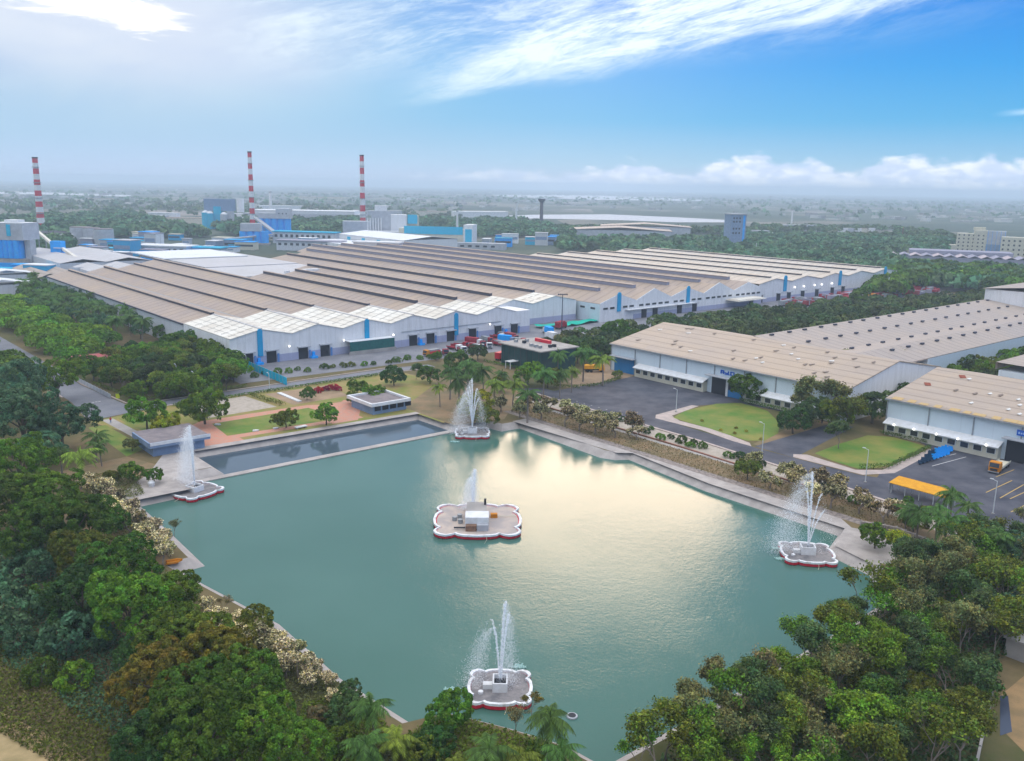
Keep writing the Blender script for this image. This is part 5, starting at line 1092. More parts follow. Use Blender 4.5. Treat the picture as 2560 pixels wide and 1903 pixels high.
for (k_, x, y, r_, c, lab) in (('mid', 1060, 1890, 50, 'olive', 'olive shrub at the bottom edge between the palms'), ('bush', 1340, 1890, 40, 'green', 'green bush at the foot of the palm by the floating ring'), ('mid', 850, 1850, 44, 'green', 'green shrub beside the row of domes at the bottom'), ('sparse', 960, 1890, 50, 'khaki', 'khaki open shrub at the bottom edge left of centre'), ('mid', 1120, 1790, 58, 'deep', 'dense green mango-like tree left of the lowest fountain'), ('mid', 1085, 1850, 54, 'dark', 'dark shrub at the bottom edge below the dense green tree'), ('mid', 1005, 1900, 36, 'rust', 'orange-brown bush at the bottom edge'),
                               ('thin', 1290, 1800, 40, 'tan', 'bare twiggy tree in front of the lowest fountain'), ('thin', 1330, 1760, 34, 'rust', 'small thin tree with rusty leaves overlapping the lowest fountain'), ('mid', 860, 1780, 46, 'dusk', 'dusky shrub left of the tall bottom palm'), ('mid', 800, 1780, 28, 'tan', 'dry tan shrub on the slope beside the tree row')): vpx(k_, x, y, r_, c, lab)
# groves
ww = 'one of the # in the '
grove(PX((40, 735), (110, 715), (250, 760), (350, 800), (360, 860), (250, 850), (90, 800)), 6.2, 1, [('palm', 'palm', 2.4), ('palm', 'palm', 2.6), ('low', 'blueg', 1.)], 4, 5, ww + 'dark palm grove beside the brown roof', 'palm grove by the brown roof')
grove(PX((225, 950), (260, 915), (420, 890), (520, 870), (560, 900), (610, 960), (560, 985), (430, 1000), (300, 1000)), 5.6, 3, [('mid', 'deep', 1.), ('mid', 'green', 1.), ('mid', 'dusk', 1.), ('mid', 'green', .8), ('sparse', 'olive', 1.)], 4.2, 5.6, ww + 'thicket beside the garden road', 'thicket by the garden road')
grove([WU(*p) for p in ((169, -178), (330, -178), (330, -194), (169, -194))], 6.5, 14, [('mid', 'bright', 1.), ('mid', 'green', 1.), ('mid', 'olive', 1.), ('mid', 'dusk', 1.)], 5.0, 6.4, ww + 'belt between the two tan roof wings', 'tree belt between the roof wings')
grove([WU(*p) for p in ((36.5, -112), (41, -112), (50, -112), (52, -150), (48, -162), (41, -152))], 5.2, 5, [('plum', 'khaki', 1.25), ('plum', 'tan', 1.3), ('plum', 'bloom', 1.), ('plum', 'khaki', 1.3)], 4.2, 5.2, ww + 'tan strip above the upper right bank', 'low trees above the right bank')
grove([WU(*p) for p in ((41, -192), (52, -190), (50, -232), (42, -235))], 5.0, 6, [('plum', 'khaki', 1.2), ('plum', 'bloom', 1.1), ('plum', 'tan', 1.2), ('mid', 'olive', .6)], 4.2, 5.2, ww + 'tan strip behind the right fountain', 'low trees behind the right fountain')
FOREST = PX((2250, 1440), (2300, 1400), (2400, 1390), (2600, 1350), (2760, 1480), (2700, 1620), (2560, 1625), (2480, 1660), (2455, 1760), (2430, 1980), (1560, 1980), (1720, 1860), (1900, 1745), (2080, 1610), (2190, 1500))
grove(FOREST, 3.15, 7, [('sparse', 'olive', 1.), ('sparse', 'khaki', 1.), ('sparse', 'dusk', 1.), ('sparse', 'dusk', 1.05), ('mid', 'deep', .6), ('mid', 'dusk', .6), ('sparse', 'olive', .9), ('thin', 'olive', 1.05), ('sparse', 'deep', 1.), ('mid', 'olive', .55), ('thin', 'khaki', 1.05), ('sparse', 'green', .9), ('sparse', 'green', 1.), ('thin', 'bright', .9)], 3.4, 4.9, ww + 'tangled lower right wood', 'wood in the lower right corner')
grove(PX((1520, 1903), (1560, 1850), (1900, 1700), (1930, 1730), (1600, 1960)), 4.2, 8, [('thin', 'olive', 1.), ('sparse', 'khaki', .9), ('thin', 'rust', .9), ('thin', 'bright', .8), ('thin', 'tan', .9)], 3.8, 5.4, ww + 'open fringe along the lower right bank', 'fringe of the lower right wood')
grove(PX((2430, 1480), (2600, 1400), (2760, 1500), (2600, 1640), (2420, 1600)), 5, 9, [('mid', 'deep', .9), ('mid', 'green', .8), ('mid', 'blueg', .9)], 3.6, 4.8, ww + 'darker dense wood at the right edge', 'dense wood at the right edge')
# shrubs in rows
for i, (x, y, r_) in enumerate([(1512, 1036, 9), (1534, 1043, 8), (1557, 1050, 10), (1580, 1057, 9), (1601, 1066, 8), (1617, 1078, 12), (1630, 1071, 8), (1651, 1092, 14), (1678, 1092, 9), (1704, 1100, 15), (1722, 1112, 13), (1737, 1108, 11), (1760, 1115, 13), (1818, 1137, 14), (1845, 1140, 16), (1868, 1148, 13), (1893, 1152, 11), (1905, 1160, 11), (1975, 1170, 9), (2000, 1180, 9), (2060, 1210, 18), (2100, 1230, 18), (2130, 1250, 16), (2230, 1260, 16), (2270, 1250, 14)]):
    vpx('bush', x, y, r_ * 1.1, ('deep', 'green', 'dark')[i % 3], 'one of the small round bushes in the row on the pale slope below the road', 'bushes along the pale slope')
for i in range(22):
    px = 640 + i * 27 + vr.uniform(-6, 6); py = 937 - (px - 640) * .105 + vr.uniform(-4, 4)
    vpx('bush', px, py, vr.uniform(8, 14), vr.choice(('green', 'olive', 'bright', 'deep')), 'one of the small bushes in the strip between the grey yard and the garden road', 'bushes between yard and garden road')
for i, (x, y) in enumerate(((825, 970), (812, 973), (800, 974), (838, 967), (846, 972), (790, 978))): vpx('bush', x, y, 11, 'red', 'one of the crimson-leaved bushes in the bed above the earth bed', 'crimson bushes')
# ornamental canna spots on the oval lawn
for x, y in ((1803, 1075), (1839, 1070), (1865, 1078), (1902, 1098), (1755, 1052), (1838, 1083)): vpx('bush', x, y, 5, (.35, .30, .04), 'one of the tiny yellow plants dotted on the oval lawn', 'yellow plants on the oval lawn')
# hedges
def hedge(label, pts, w_, h_, c, seed):
    r = np.random.RandomState(seed); P, D = [], []; o0 = Vector(WU(*pts[0]))
    for i in range(len(pts) - 1):
        a_, b_ = Vector(WU(*pts[i])) - o0, Vector(WU(*pts[i + 1])) - o0; L_ = (b_ - a_).length; d = (b_ - a_) / L_; nn = Vector((-d.y, d.x))
        for _ in range(int(L_ * 34)):
            t = r.uniform(0, L_); s_ = r.uniform(-1, 1); z = r.uniform(0, 1) ** .5
            q = a_ + d * t + nn * s_ * w_ / 2 * (1.02 - .25 * z * z); P.append((q.x, q.y, z * h_)); D.append((nn.x * s_, nn.y * s_, z))
    o = put('hedge', cards_mesh('hedge', np.array(P), np.array(D) + 1e-3, .2, seed), None, (o0.x, o0.y, 0)); c = LEAF[c]; o.color = (*c, 1); tag(o, label, 'hedge')
hedge('dark clipped hedge curving round the corner lawn of the parking yard', [(72.5, -205), (78, -209.4), (103, -207.6)], 1.4, 1.3, 'deep', 1)
hedge('low hedge along the wall of the nearest warehouse above the corner lawn', [(106.6, -192), (107.2, -205)], 1.6, 1.2, 'deep', 2)
hedge('hedge at the foot of the tan warehouse wall beside the oval lawn', [(106.2, -146), (106.2, -168), (101, -176)], 2.0, 1.3, 'deep', 3)
hedge('long low hedge between the garden road and the thicket', [(-46, -6), (-42, -36), (-36, -38.6), (-8, -38)], 1.6, 1.0, 'olive', 4)
hedge('straight green hedge on the garden side of the garden road', [(-36, -50), (40, -47.6)], 1.2, .9, 'deep', 5)
hedge('short slanting hedge block between gravel patch and earth bed', [(-12.4, -51), (-10, -68)], 2.2, 1.1, 'olive', 6)
hedge('curved clipped hedge on the sandy lot left of the warehouse', [UV(1385, 968), UV(1430, 972), UV(1500, 965), UV(1550, 948)], 1.6, 1.2, 'deep', 7)
hedge('narrow hedge on the front of the dark green office terrace', [UV(1210, 905), UV(1260, 915), UV(1310, 925)], 1.4, 1.0, 'deep', 8)
# tall grass and weeds on the near left slope and undergrowth (uncountable)
def groundcover(name, label, poly, n, size, c, seed, hz=.5, cat='grass'):
    r = np.random.RandomState(seed); xs = [p[0] for p in poly]; ys = [p[1] for p in poly]; P = []
    while len(P) < n:
        x, y = r.uniform(min(xs), max(xs)), r.uniform(min(ys), max(ys))
        if inside(x, y, poly) and not inside(x, y, PW): P.append((x, y, r.uniform(0, hz)))
    P = np.array(P); D = r.normal(0, .7, P.shape) + np.array([0, 0, .8])
    o = put(name, cards_mesh(name, P, D, size, seed)); o.color = (*LEAF[{'tan': 'drytan', 'khaki': 'kh2'}.get(c, c)], 1); tag(o, label, cat, kind='stuff')
groundcover('undergrowth', 'tangled green undergrowth beneath the lower right wood', FOREST, 26000, .28, 'dusk', 1, 1.6, 'undergrowth')
groundcover('bottom_scrub', 'mixed scrub and brush along the bottom bank', PX((760, 1760), (900, 1740), (1000, 1850), (1120, 1790), (1330, 1850), (1480, 1940), (1400, 1990), (700, 1990)), 16000, .2, 'olive', 9, .8)
groundcover('weeds', 'bluish weeds and scrub on the left slope', PX((-60, 1360), (120, 1340), (260, 1480), (330, 1640), (420, 1903), (200, 1800), (100, 1700), (-60, 1640)), 16000, .22, 'blueg', 2, .7)
groundcover('dry_tufts', 'dry tan grass tufts on the left slope', PX((-60, 1600), (150, 1640), (300, 1720), (430, 1930), (200, 1950), (-60, 1800)), 9000, .2, 'olive', 3, .45)
groundcover('dry_tufts', 'straw-coloured grass between the bushes on the left slope', PX((-60, 1560), (150, 1600), (300, 1660), (430, 1930), (200, 1950), (-60, 1800)), 9000, .17, 'tan', 13, .35)
groundcover('bank_scrub', 'low scrub between the tree row and the left bank', PX((190, 1190), (330, 1180), (420, 1330), (380, 1400), (560, 1540), (860, 1720), (900, 1800), (760, 1850), (400, 1500), (240, 1300)), 14000, .2, 'khaki', 4, .5)
groundcover('slope_grass', 'thin dry grass on the strip above the right bank', [WU(*p) for p in ((40, -112), (50, -112), (50, -232), (41, -232))], 9000, .16, 'tan', 5, .3)

# ------------------------------------------------------------------ far woodland (a mass) and far plain bush
EXC = [PX((2225, 635), (2620, 655), (2620, 695), (2255, 676)), PX((1430, 586), (1810, 586), (1810, 608), (1430, 610)), PX((1808, 606), (1862, 606), (1862, 624), (1808, 624)), PX((200, 596), (640, 596), (640, 660), (200, 660)), PX((640, 596), (1400, 596), (1400, 630), (640, 630)), PX((2360, 620), (2620, 620), (2620, 660), (2360, 650)), PX((1870, 586), (2240, 578), (2240, 592), (1870, 600)), [WU(*p) for p in ((328, 380), (394, 380), (394, 510), (290, 510), (290, 380))]]
def far_wood(name, label, polys, n, s0, s1, seed, cols, cards=34, sz=.42):
    r = np.random.RandomState(seed); P, D = [], []; S_ = []; TT = []
    for poly, share in polys:
        xs = [p[0] for p in poly]; ys = [p[1] for p in poly]; k = 0; tgt = int(n * share)
        while k < tgt:
            x, y = r.uniform(min(xs), max(xs)), r.uniform(min(ys), max(ys))
            if not inside(x, y, poly) or any(inside(x, y, q) for q in EXC): continue
            k += 1; s = r.uniform(s0, s1); d = r.normal(0, 1, (cards, 3)); d /= np.linalg.norm(d, axis=1)[:, None]; d[:, 2] = np.abs(d[:, 2]) * 1.1 - .15
            P.append(np.array([x, y, s * .75]) + d * s * np.array([1, 1, .8])); D.append(d); S_.append(np.full(cards, s * sz)); tv = r.uniform(.6, 1.5); hh = r.uniform(-.2, .35); TT.append(np.tile([tv * (1 + hh), tv, tv * (1 - hh * .4)], (cards, 1)) * r.uniform(.75, 1.25, (cards, 1)))
    P = np.concatenate(P); D = np.concatenate(D); me = cards_mesh(name, P, D, np.concatenate(S_), seed, aspect=.9, tint=np.concatenate(TT))
    o = put(name, me); o.color = (*LEAF[cols], 1); tag(o, label, 'woodland', kind='stuff')
uvp = lambda *p: [WU(*q) for q in p]
far_wood('woodland', 'rounded green trees massed right of the entrance road', [(PX((-60, 760), (60, 770), (200, 850), (290, 860), (260, 905), (200, 925), (110, 890), (60, 850), (-60, 790)), 1.)], 105, 3.6, 5.6, 31, 'green', 420, .105)
far_wood('woodland', 'rounded green trees massed left of the entrance road', [(PX((-160, 870), (-20, 880), (60, 950), (0, 1000), (-160, 1000)), 1.)], 40, 4, 5.6, 32, 'deep', 420, .105)
far_wood('woodland', 'scrubby brownish wood filling the gap between the windowed hall and the tan warehouse', [(uvp((116, -42), (150, -38), (200, -34), (330, -40), (400, -58), (470, -72), (560, -84), (540, -120), (330, -120), (150, -82), (112, -80)), 1.)], 620, 3.0, 4.9, 11, 'dusk', 150, .17)
far_wood('woodland', 'dark green wood to the right of the far factory end', [(PX((2130, 770), (2240, 745), (2330, 720), (2540, 745), (2620, 705), (2400, 685), (2260, 680), (2230, 700)), 1.)], 240, 5, 8, 12, 'deep', 120, .2)
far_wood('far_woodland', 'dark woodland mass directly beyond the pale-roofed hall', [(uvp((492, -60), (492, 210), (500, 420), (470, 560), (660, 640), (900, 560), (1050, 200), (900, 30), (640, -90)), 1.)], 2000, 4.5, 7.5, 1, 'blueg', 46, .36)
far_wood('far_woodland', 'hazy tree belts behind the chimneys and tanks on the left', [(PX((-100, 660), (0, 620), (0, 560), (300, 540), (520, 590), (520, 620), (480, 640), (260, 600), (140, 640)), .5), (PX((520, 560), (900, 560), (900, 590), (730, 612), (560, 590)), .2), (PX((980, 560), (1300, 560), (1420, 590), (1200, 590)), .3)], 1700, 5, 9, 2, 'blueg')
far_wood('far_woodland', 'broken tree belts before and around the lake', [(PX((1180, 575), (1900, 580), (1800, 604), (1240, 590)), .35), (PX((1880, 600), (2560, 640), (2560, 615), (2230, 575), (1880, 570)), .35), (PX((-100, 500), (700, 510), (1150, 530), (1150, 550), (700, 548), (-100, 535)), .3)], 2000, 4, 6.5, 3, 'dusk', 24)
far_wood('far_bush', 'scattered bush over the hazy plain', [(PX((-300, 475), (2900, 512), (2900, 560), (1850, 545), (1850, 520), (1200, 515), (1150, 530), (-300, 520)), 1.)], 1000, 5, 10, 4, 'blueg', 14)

# ------------------------------------------------------------------ floating fountains
def outline(hs):
    """scalloped square: lobed corners, a notch either side, bulging mid sides"""
    q = []
    base = [(-.44, -.98), (-.30, -1.03), (0, -1.06), (.30, -1.03), (.44, -.98), (.52, -.90), (.60, -.97), (.74, -1.02), (.88, -.97), (.97, -.88), (1.02, -.74), (.97, -.60), (.90, -.52)]
    for k in range(4):
        c, s = ((1, 0), (0, 1), (-1, 0), (0, -1))[k]; q += [((x * c - y * s) * hs, (x * s + y * c) * hs) for x, y in base]
    return q
m, n, b = mat('water_spray', (.96, .97, .99), .5, .3)
tl = n.n('ShaderNodeBsdfTranslucent'); tl.inputs[0].default_value = (.97, .98, 1, 1); m1 = n.n('ShaderNodeMixShader'); m1.inputs[0].default_value = .5
n.l(b.outputs[0], m1.inputs[1]); n.l(tl.outputs[0], m1.inputs[2]); n.l(m1.outputs[0], m.node_tree.nodes['Material Output'].inputs['Surface']); M['spray'] = m; M['mist'] = m
def droplets(name, pts, size, parent, material, seed):
    r = np.random.RandomState(seed); P = np.array(pts); n_ = len(P); s = size * r.uniform(.5, 1.6, (n_, 1))
    T = np.array([(1, 1, 1), (1, -1, -1), (-1, 1, -1), (-1, -1, 1)]) * .6
    A_ = r.uniform(0, 6.28, n_); ca, sa = np.cos(A_), np.sin(A_); v = np.empty((n_, 4, 3))
    for k in range(4):
        x, y, z = T[k]; v[:, k, 0] = x * ca - y * sa; v[:, k, 1] = x * sa + y * ca; v[:, k, 2] = z * 1.5
    v = v * s[:, :, None] + P[:, None, :]; f = np.array([(0, 1, 2), (0, 3, 1), (0, 2, 3), (1, 3, 2)]); F_ = (f[None] + (np.arange(n_) * 4)[:, None, None]).reshape(-1)
    me = bpy.data.meshes.new(name); me.vertices.add(4 * n_); me.vertices.foreach_set('co', v.reshape(-1)); me.loops.add(12 * n_); me.loops.foreach_set('vertex_index', F_.astype(np.int32))
    me.polygons.add(4 * n_); me.polygons.foreach_set('loop_start', np.arange(0, 12 * n_, 3, dtype=np.int32)); me.materials.append(material); me.update(calc_edges=True)
    return tag(put(name, me, parent), kind='stuff')
def jet(parent, x, y, z, h, lean, az_, seed, n=2600, w=.16, drift=(-1, 0), mist=1.):
    """ballistic jet: tight rising core, ragged fall drifting down-wind"""
    r = np.random.RandomState(seed); d = np.array([math.sin(az_), math.cos(az_)]); g = 9.8; vz = math.sqrt(2 * g * h); T = vz / g
    n1 = int(n * .55); hh = r.uniform(0, 1, n1); t = T * (1 - np.sqrt(1 - hh * .995)); sp = (w * .20 + w * .50 * hh)[:, None]
    P = np.zeros((n1, 3)); P[:, :2] = d[None] * (lean * h * t / T)[:, None] + r.normal(0, 1, (n1, 2)) * sp + np.array([x, y]); P[:, 2] = z + hh * h + r.normal(0, .12, n1)
    tag(put('water_jet', cards_mesh('water_jet', P, r.normal(0, 1, P.shape), .085, seed, M['spray'], .8), parent), kind='stuff')
    k = int(n * 2.3 * mist); u = r.uniform(0, 1, k) ** .85; fall = T * np.sqrt(u) * r.uniform(.85, 1.25, k); t2 = T * r.uniform(.82, 1., k) + fall; q = np.zeros((k, 3)); lag = fall[:, None]
    q[:, :2] = d[None] * (lean * h * t2 / T)[:, None] + np.array([drift]) * lag * 1.5 * r.uniform(.15, 1.25, (k, 1)) + r.normal(0, 1, (k, 2)) * (w * .9 + lag * .34) + np.array([x, y])
    q[:, 2] = z + h * .985 - u * (h + z - .4)
    tag(put('falling_spray', cards_mesh('falling_spray', q, r.normal(0, 1, q.shape), .042, seed + 1, M['spray'], .8), parent), kind='stuff')
M['algae'] = weathered('waterline_algae', (.03, .05, .025), (.10, .03, .03), 1.2)
M['rimw'] = weathered('stained_white_rim', (.78, .78, .80), (.48, .45, .42), .9, lo=.42, hi=.75)
def fountain(label, px, py, hs, jets, rot=0., house=(1.1, .9, 1.5), big=False, seed=0, deck='deck_grey'):
    x, y = G(px, py, -1.0); r = thing('floating_fountain', label, 'fountain', (x, y), R_(rot), 'floating fountains on the pond', -1.5)
    o = outline(hs); oi = [(a * (1 - .28 / hs), b_ * (1 - .28 / hs)) for a, b_ in o]
    part('hull', MB().prism(o, -.3, .62), M['red'], r)
    part('waterline_band', MB().prism([(a * 1.006, b_ * 1.006) for a, b_ in o], -.28, .13, False), M['algae'], r)
    part('mooring_cable', MB().tube([(hs * .2, -hs * .98, .9), (hs * .22, -hs * 1.12, .3), (hs * .15, -hs * 1.3, -.1)], .04, 5), M['cream'], r)
    ob = [(a * 1.012, b_ * 1.012) for a, b_ in o]; oj = [(a * (1 - .34 / hs), b_ * (1 - .34 / hs)) for a, b_ in o]
    mb = MB(); nn = len(o)
    for i in range(nn):
        j = (i + 1) % nn
        mb.face((*ob[i], .95), (*ob[j], .95), (*oj[j], .95), (*oj[i], .95)); mb.face((*ob[i], .60), (*ob[j], .60), (*ob[j], .95), (*ob[i], .95)); mb.face((*oj[j], .62), (*oj[i], .62), (*oj[i], .95), (*oj[j], .95))
    part('rim', mb, M['rimw'], r); part('deck', MB().prism([(a * .965, b_ * .965) for a, b_ in oi], .625, .68), M[deck], r)
    if not big:
        w_, d_, h_ = house
        part('pump_house', MB().box(-w_, w_, -d_, -d_ + .2, .69, h_ + .69).box(-w_, w_, d_ - .2, d_, .69, h_ + .69).box(-w_, -w_ + .2, -d_ + .21, d_ - .21, .69, h_ + .69).box(w_ - .2, w_, -d_ + .21, d_ - .21, .69, h_ + .69), M['white'], r)
        part('tank_floor', MB().box(-w_ + .21, w_ - .21, -d_ + .21, d_ - .21, .7, 1.4), M['dark'], r); part('nozzle', MB().cyl(0, 0, 1.41, h_ + .8, .12, .08, 8), M['steel'], r)
        part('side_box', MB().box(-w_ - 1.3, -w_ - .05, -.5, .4, .69, 1.35), M['white'], r); part('cable_box', MB().cyl(-hs * .62, -hs * .35, .69, 1.0, .35, n=10), M['white'], r)
    for k, j in enumerate(jets): jet(r, j[0], j[1], (house[2] + .7), j[2], j[3], R_(j[4]), seed * 10 + k, *j[5:])
    return r
fountain('left fountain float, in front of the concrete ramp, with tall jet blown left', 487, 1228, 4.6, [(0, 0, 13.2, .035, -100, 3200, .22, (-1.6, .2), 1.8), (0, .1, 10.4, .06, -60, 1800, .2, (-1.8, .1), 1.6), (0, 0, 9.0, .02, 80, 1200, .16, (-1.2, 0), 1.), (0, 0, 11.6, .09, -85, 1600, .2, (-1.5, .3), 1.5)], -32, (1.5, 1.3, 1.2), seed=1)
fountain('top fountain float, with fan of five white jets, beside the yellow-green tree', 1181, 1083, 4.5, [(0, 0, 13.4, .03, -40, 2400, .2, (-.8, 0), 1.3), (0, 0, 10.0, .16, -80, 1500, .17, (-1., 0), 1.4), (0, 0, 10.8, .12, 85, 1600, .17, (-.2, 0), .8), (0, 0, 8.4, .23, -90, 1300, .16, (-1, 0), 1.4), (0, 0, 8.2, .22, 90, 1200, .16, (0, 0), .7), (0, 0, 11.5, .09, -100, 1400, .17, (-.9, 0), 1.2)], 3, (1.25, 1.1, 1.4), seed=2)
fountain('right fountain float, beside the ramp, with tall jet and two short side jets', 2018, 1385, 4.6, [(0, 0, 14.2, .035, -85, 3000, .2, (-1.8, 0), 1.8), (0, 0, 11.0, .12, -80, 1800, .18, (-1.7, .2), 1.5), (.1, 0, 10.2, .17, 85, 900, .10, (-.4, 0), .25), (.1, 0, 7.0, .38, 88, 800, .09, (-.4, 0), .25)], -6, (1.3, 1.1, 1.5), seed=3)
fountain('nearest fountain float, with twin upright jet, above the bottom palms', 1250, 1722, 4.1, [(0, .2, 11.0, .065, 70, 2600, .14, (-.4, 0), .7), (.15, 0, 9.4, .11, 78, 1600, .12, (-.3, 0), .6), (-.1, 0, 7.4, .13, -80, 1100, .10, (-1.3, 0), 1.5), (0, 0, 8.6, .17, -82, 300, .12, (-1.0, 0), 1.2)], 0, (1.0, 1.3, 1.3), seed=4)
fc = fountain('large central float with scalloped white rim, tan deck and pump building', 1194, 1302, 8.3, [], 2, (1.5, 1.5, 1.5), True, 5, 'deck_tan')
part('pump_building', MB().box(-2.4, 2.2, -5.0, -1.4, .69, 3.1), M['white'], fc); part('annex', MB().box(-2.0, 1.6, -1.39, 4.6, .69, 2.5), M['silo_grey'], fc); part('annex_roof', MB().box(-2.2, 1.8, -1.38, 4.8, 2.503, 2.7), M['concrete'], fc)
part('rusty_tank', MB().box(-2.3, -.2, -6.2, -5.01, .69, 1.8), weathered('rust_brown', (.16, .09, .06), (.25, .15, .10), 2.), fc); part('dark_wall', MB().box(-.1, 2.1, -6.0, -5.01, .69, 1.9), M['silo_grey'], fc)
part('intake_pipe', MB().tube([(-2.4, -5.2, 1.1), (-4.6, -5.2, 1.1)], .16, 8), M['dark'], fc)
for k, (a_, b_) in enumerate(((-3.6, 1.0), (-4.6, -.4), (-3.4, -1.8))): part('pipe_cluster', MB().cyl(a_, b_, .69, 1.5, .5, n=10), M['steel'], fc)
part('orange_pump', MB().box(2.6, 4.0, 1.0, 1.9, .69, 1.5), M['orange'], fc); part('outlet_pipe', MB().tube([(4.0, 1.4, 1.0), (7.9, 1.4, 1.0)], .08, 6), M['cream'], fc)
for (a_, b_) in ((-.3, 5.6), (1.5, 3.3)): part('vent_pipe', MB().cyl(a_, b_, 2.71 if b_ < 4.7 else .69, 4.0 if b_ < 4.7 else 1.5, .22, n=8), M['dark'], fc)
jet(fc, -.9, 5.8, .7, 8.8, .03, R_(90), 61, 2000, .2, (-.5, 0), 2.2); jet(fc, -1.1, 5.8, .7, 7.0, .06, R_(-90), 63, 1200, .25, (-.6, 0), 2.2)
# floating ring
x, y = G(1430, 1792, -1.5); r = thing('floating_ring', 'small pale ring with dark centre floating near the bottom of the pond', 'buoy', (x, y), 0, None, -1.5)
part('rim', MB().cyl(0, 0, -.1, .18, .72, n=20).cyl(0, 0, .181, .22, .72, .6, 20), M['silo_grey'], r); part('centre', MB().cyl(0, 0, .225, .26, .5, n=20), M['dark'], r)
# foam where side jets hit the water
m, n, b = mat('foam', (.35, .55, .52), .5); M['foam'] = m
def foam(px, py, rr, nn, seed):
    x, y = G(px, py, -1.48); r = random.Random(seed); pts = [(x + r.gauss(0, rr), y + r.gauss(0, rr * .5), -1.47 + r.uniform(0, .1)) for _ in range(nn)]
    o = droplets('splash_foam', pts, .13, None, M['foam'], seed); tag(o, 'pale splash of foam on the water beside a fountain float', 'splash', 'splashes', 'stuff')
for k, q in enumerate(((1130, 1725), (1296, 1668), (1940, 1372), (1950, 1398), (1137, 1105), (1165, 1290))): foam(q[0], q[1], .45, 160, k)

# ------------------------------------------------------------------ vehicles
def wheels(r, xs, y, rad=.5, w_=.3):
    me = MB(); n_ = 12; b_ = 0
    me.v = [(rad * math.cos(2 * math.pi * i / n_), s_, rad * math.sin(2 * math.pi * i / n_)) for s_ in (0, w_) for i in range(n_)]
    me.f = [tuple(range(n_)), tuple(range(2 * n_ - 1, n_ - 1, -1))] + [((i + 1) % n_, i, n_ + i, n_ + (i + 1) % n_) for i in range(n_)]; me = me.mesh('wheel', M['tyre'])
    for x in xs:
        for s_ in (-y, y - w_): put('wheel', me, r, (x, s_, rad))
def truck_cab(w=2.4, L_=1.9, h=2.2):
    """cab with raked windscreen"""
    mb = MB(); b = 0; x0, x1 = 0, L_
    P = [(x0, .6), (x1, .6), (x1, 1.55), (x1 - .28, h + .55), (x0, h + .6)]
    mb.v = [(x, -w / 2, z) for x, z in P] + [(x, w / 2, z) for x, z in P]; mb.f = [(0, 1, 2, 3, 4), (9, 8, 7, 6, 5)] + [((i + 1) % 5, i, 5 + i, 5 + (i + 1) % 5) for i in range(5)]
    return mb
def truck(label, px, py, ang, cabm, bodym, kind='box', group='trucks parked in the factory yard', Lb=6.5, sc=1.):
    x, y = G(px, py); r = thing('parked_truck', label, 'truck', (x, y), ang, group, 0, sc)
    part('cab', MB_shift(truck_cab(), Lb / 2, 0), cabm, r)
    ws = MB(); xx = Lb / 2 + 1.9; ws.face((xx + .03, -1.05, 1.6), (xx + .03, 1.05, 1.6), (xx - .24, 1.05, 2.6), (xx - .24, -1.05, 2.6)); part('windscreen', ws, M['glass'], r)
    part('grille', MB().box(xx + .01, xx + .08, -.8, .8, .75, 1.3), M['dark'], r); part('bumper', MB().box(xx, xx + .2, -1.2, 1.2, .4, .62), M['steel'], r)
    part('chassis', MB().box(-Lb / 2, Lb / 2, -.5, .5, .6, .9), M['dark'], r)
    if kind == 'box': part('cargo_body', MB().box(-Lb / 2, Lb / 2 - .2, -1.25, 1.25, .92, 3.5), bodym, r)
    elif kind == 'flat':
        part('load_bed', MB().box(-Lb / 2, Lb / 2 - .2, -1.25, 1.25, .92, 1.15), bodym, r)
        part('side_board', MB().box(-Lb / 2, Lb / 2 - .2, -1.3, -1.22, 1.151, 1.55), bodym, r); part('side_board', MB().box(-Lb / 2, Lb / 2 - .2, 1.22, 1.3, 1.151, 1.55), bodym, r); part('head_board', MB().box(Lb / 2 - .35, Lb / 2 - .2, -1.2, 1.2, 1.151, 2.3), cabm, r)
    else:
        part('load_bed', MB().box(-Lb / 2, Lb / 2 - .2, -1.25, 1.25, .92, 2.0), bodym, r); part('load', MB().box(-Lb / 2 + .3, Lb / 2 - .6, -1.0, 1.0, 2.01, 2.6), M['steel'], r)
    wheels(r, (Lb / 2 + 1.0, -Lb / 2 + 1.0, -Lb / 2 + 2.2), 1.2); return r
def MB_shift(mb, dx, dy): mb.v = [(x + dx, y + dy, z) for x, y, z in mb.v]; return mb
truck('flatbed truck with orange-yellow nose and maroon cab near the open warehouse door', 2500, 1172, TH + R_(187), M['orange'], M['cream'], 'flat', 'none', 7.5)
bpy.data.objects[[o.name for o in bpy.data.objects if o.get('label', '').startswith('flatbed truck with orange')][0]].pop('group', None)
tr_ = random.Random(3); M['dullred'] = weathered('faded_red', (.33, .045, .06), (.24, .05, .06), .8)
yard = [(1083, 888), (1108, 884), (1133, 874), (1150, 878), (1168, 869), (1186, 873), (1200, 864), (1219, 868), (1233, 859), (1248, 865), (1262, 856), (1215, 855), (1180, 862), (1275, 850), (1290, 858), (1145, 868), (1240, 846), (1260, 844)]
for i, (x, y) in enumerate(yard):
    if i == 10: lab, cm, bm, kd = 'blue box truck among the red ones in front of the loading doors', M['bluegrey'], M['blue'], 'box'
    elif i == 0: lab, cm, bm, kd = 'leftmost red truck with yellow nose in the grey yard', M['orange'], M['red'], 'load'
    else: lab, cm, bm, kd = 'one of the red and maroon trucks crowded left of the dark green office', tr_.choice((M['dullred'], M['maroon'], M['white'])), tr_.choice((M['dullred'], M['maroon'], M['steel'])), tr_.choice(('box', 'load', 'flat'))
    truck(lab, x, y, TH - math.pi / 2 + tr_.uniform(-.5, .5) if i else TH + R_(190), cm, bm, kd, 'trucks parked in the factory yard' if lab.startswith('one') else 'single yard trucks', sc=.9)
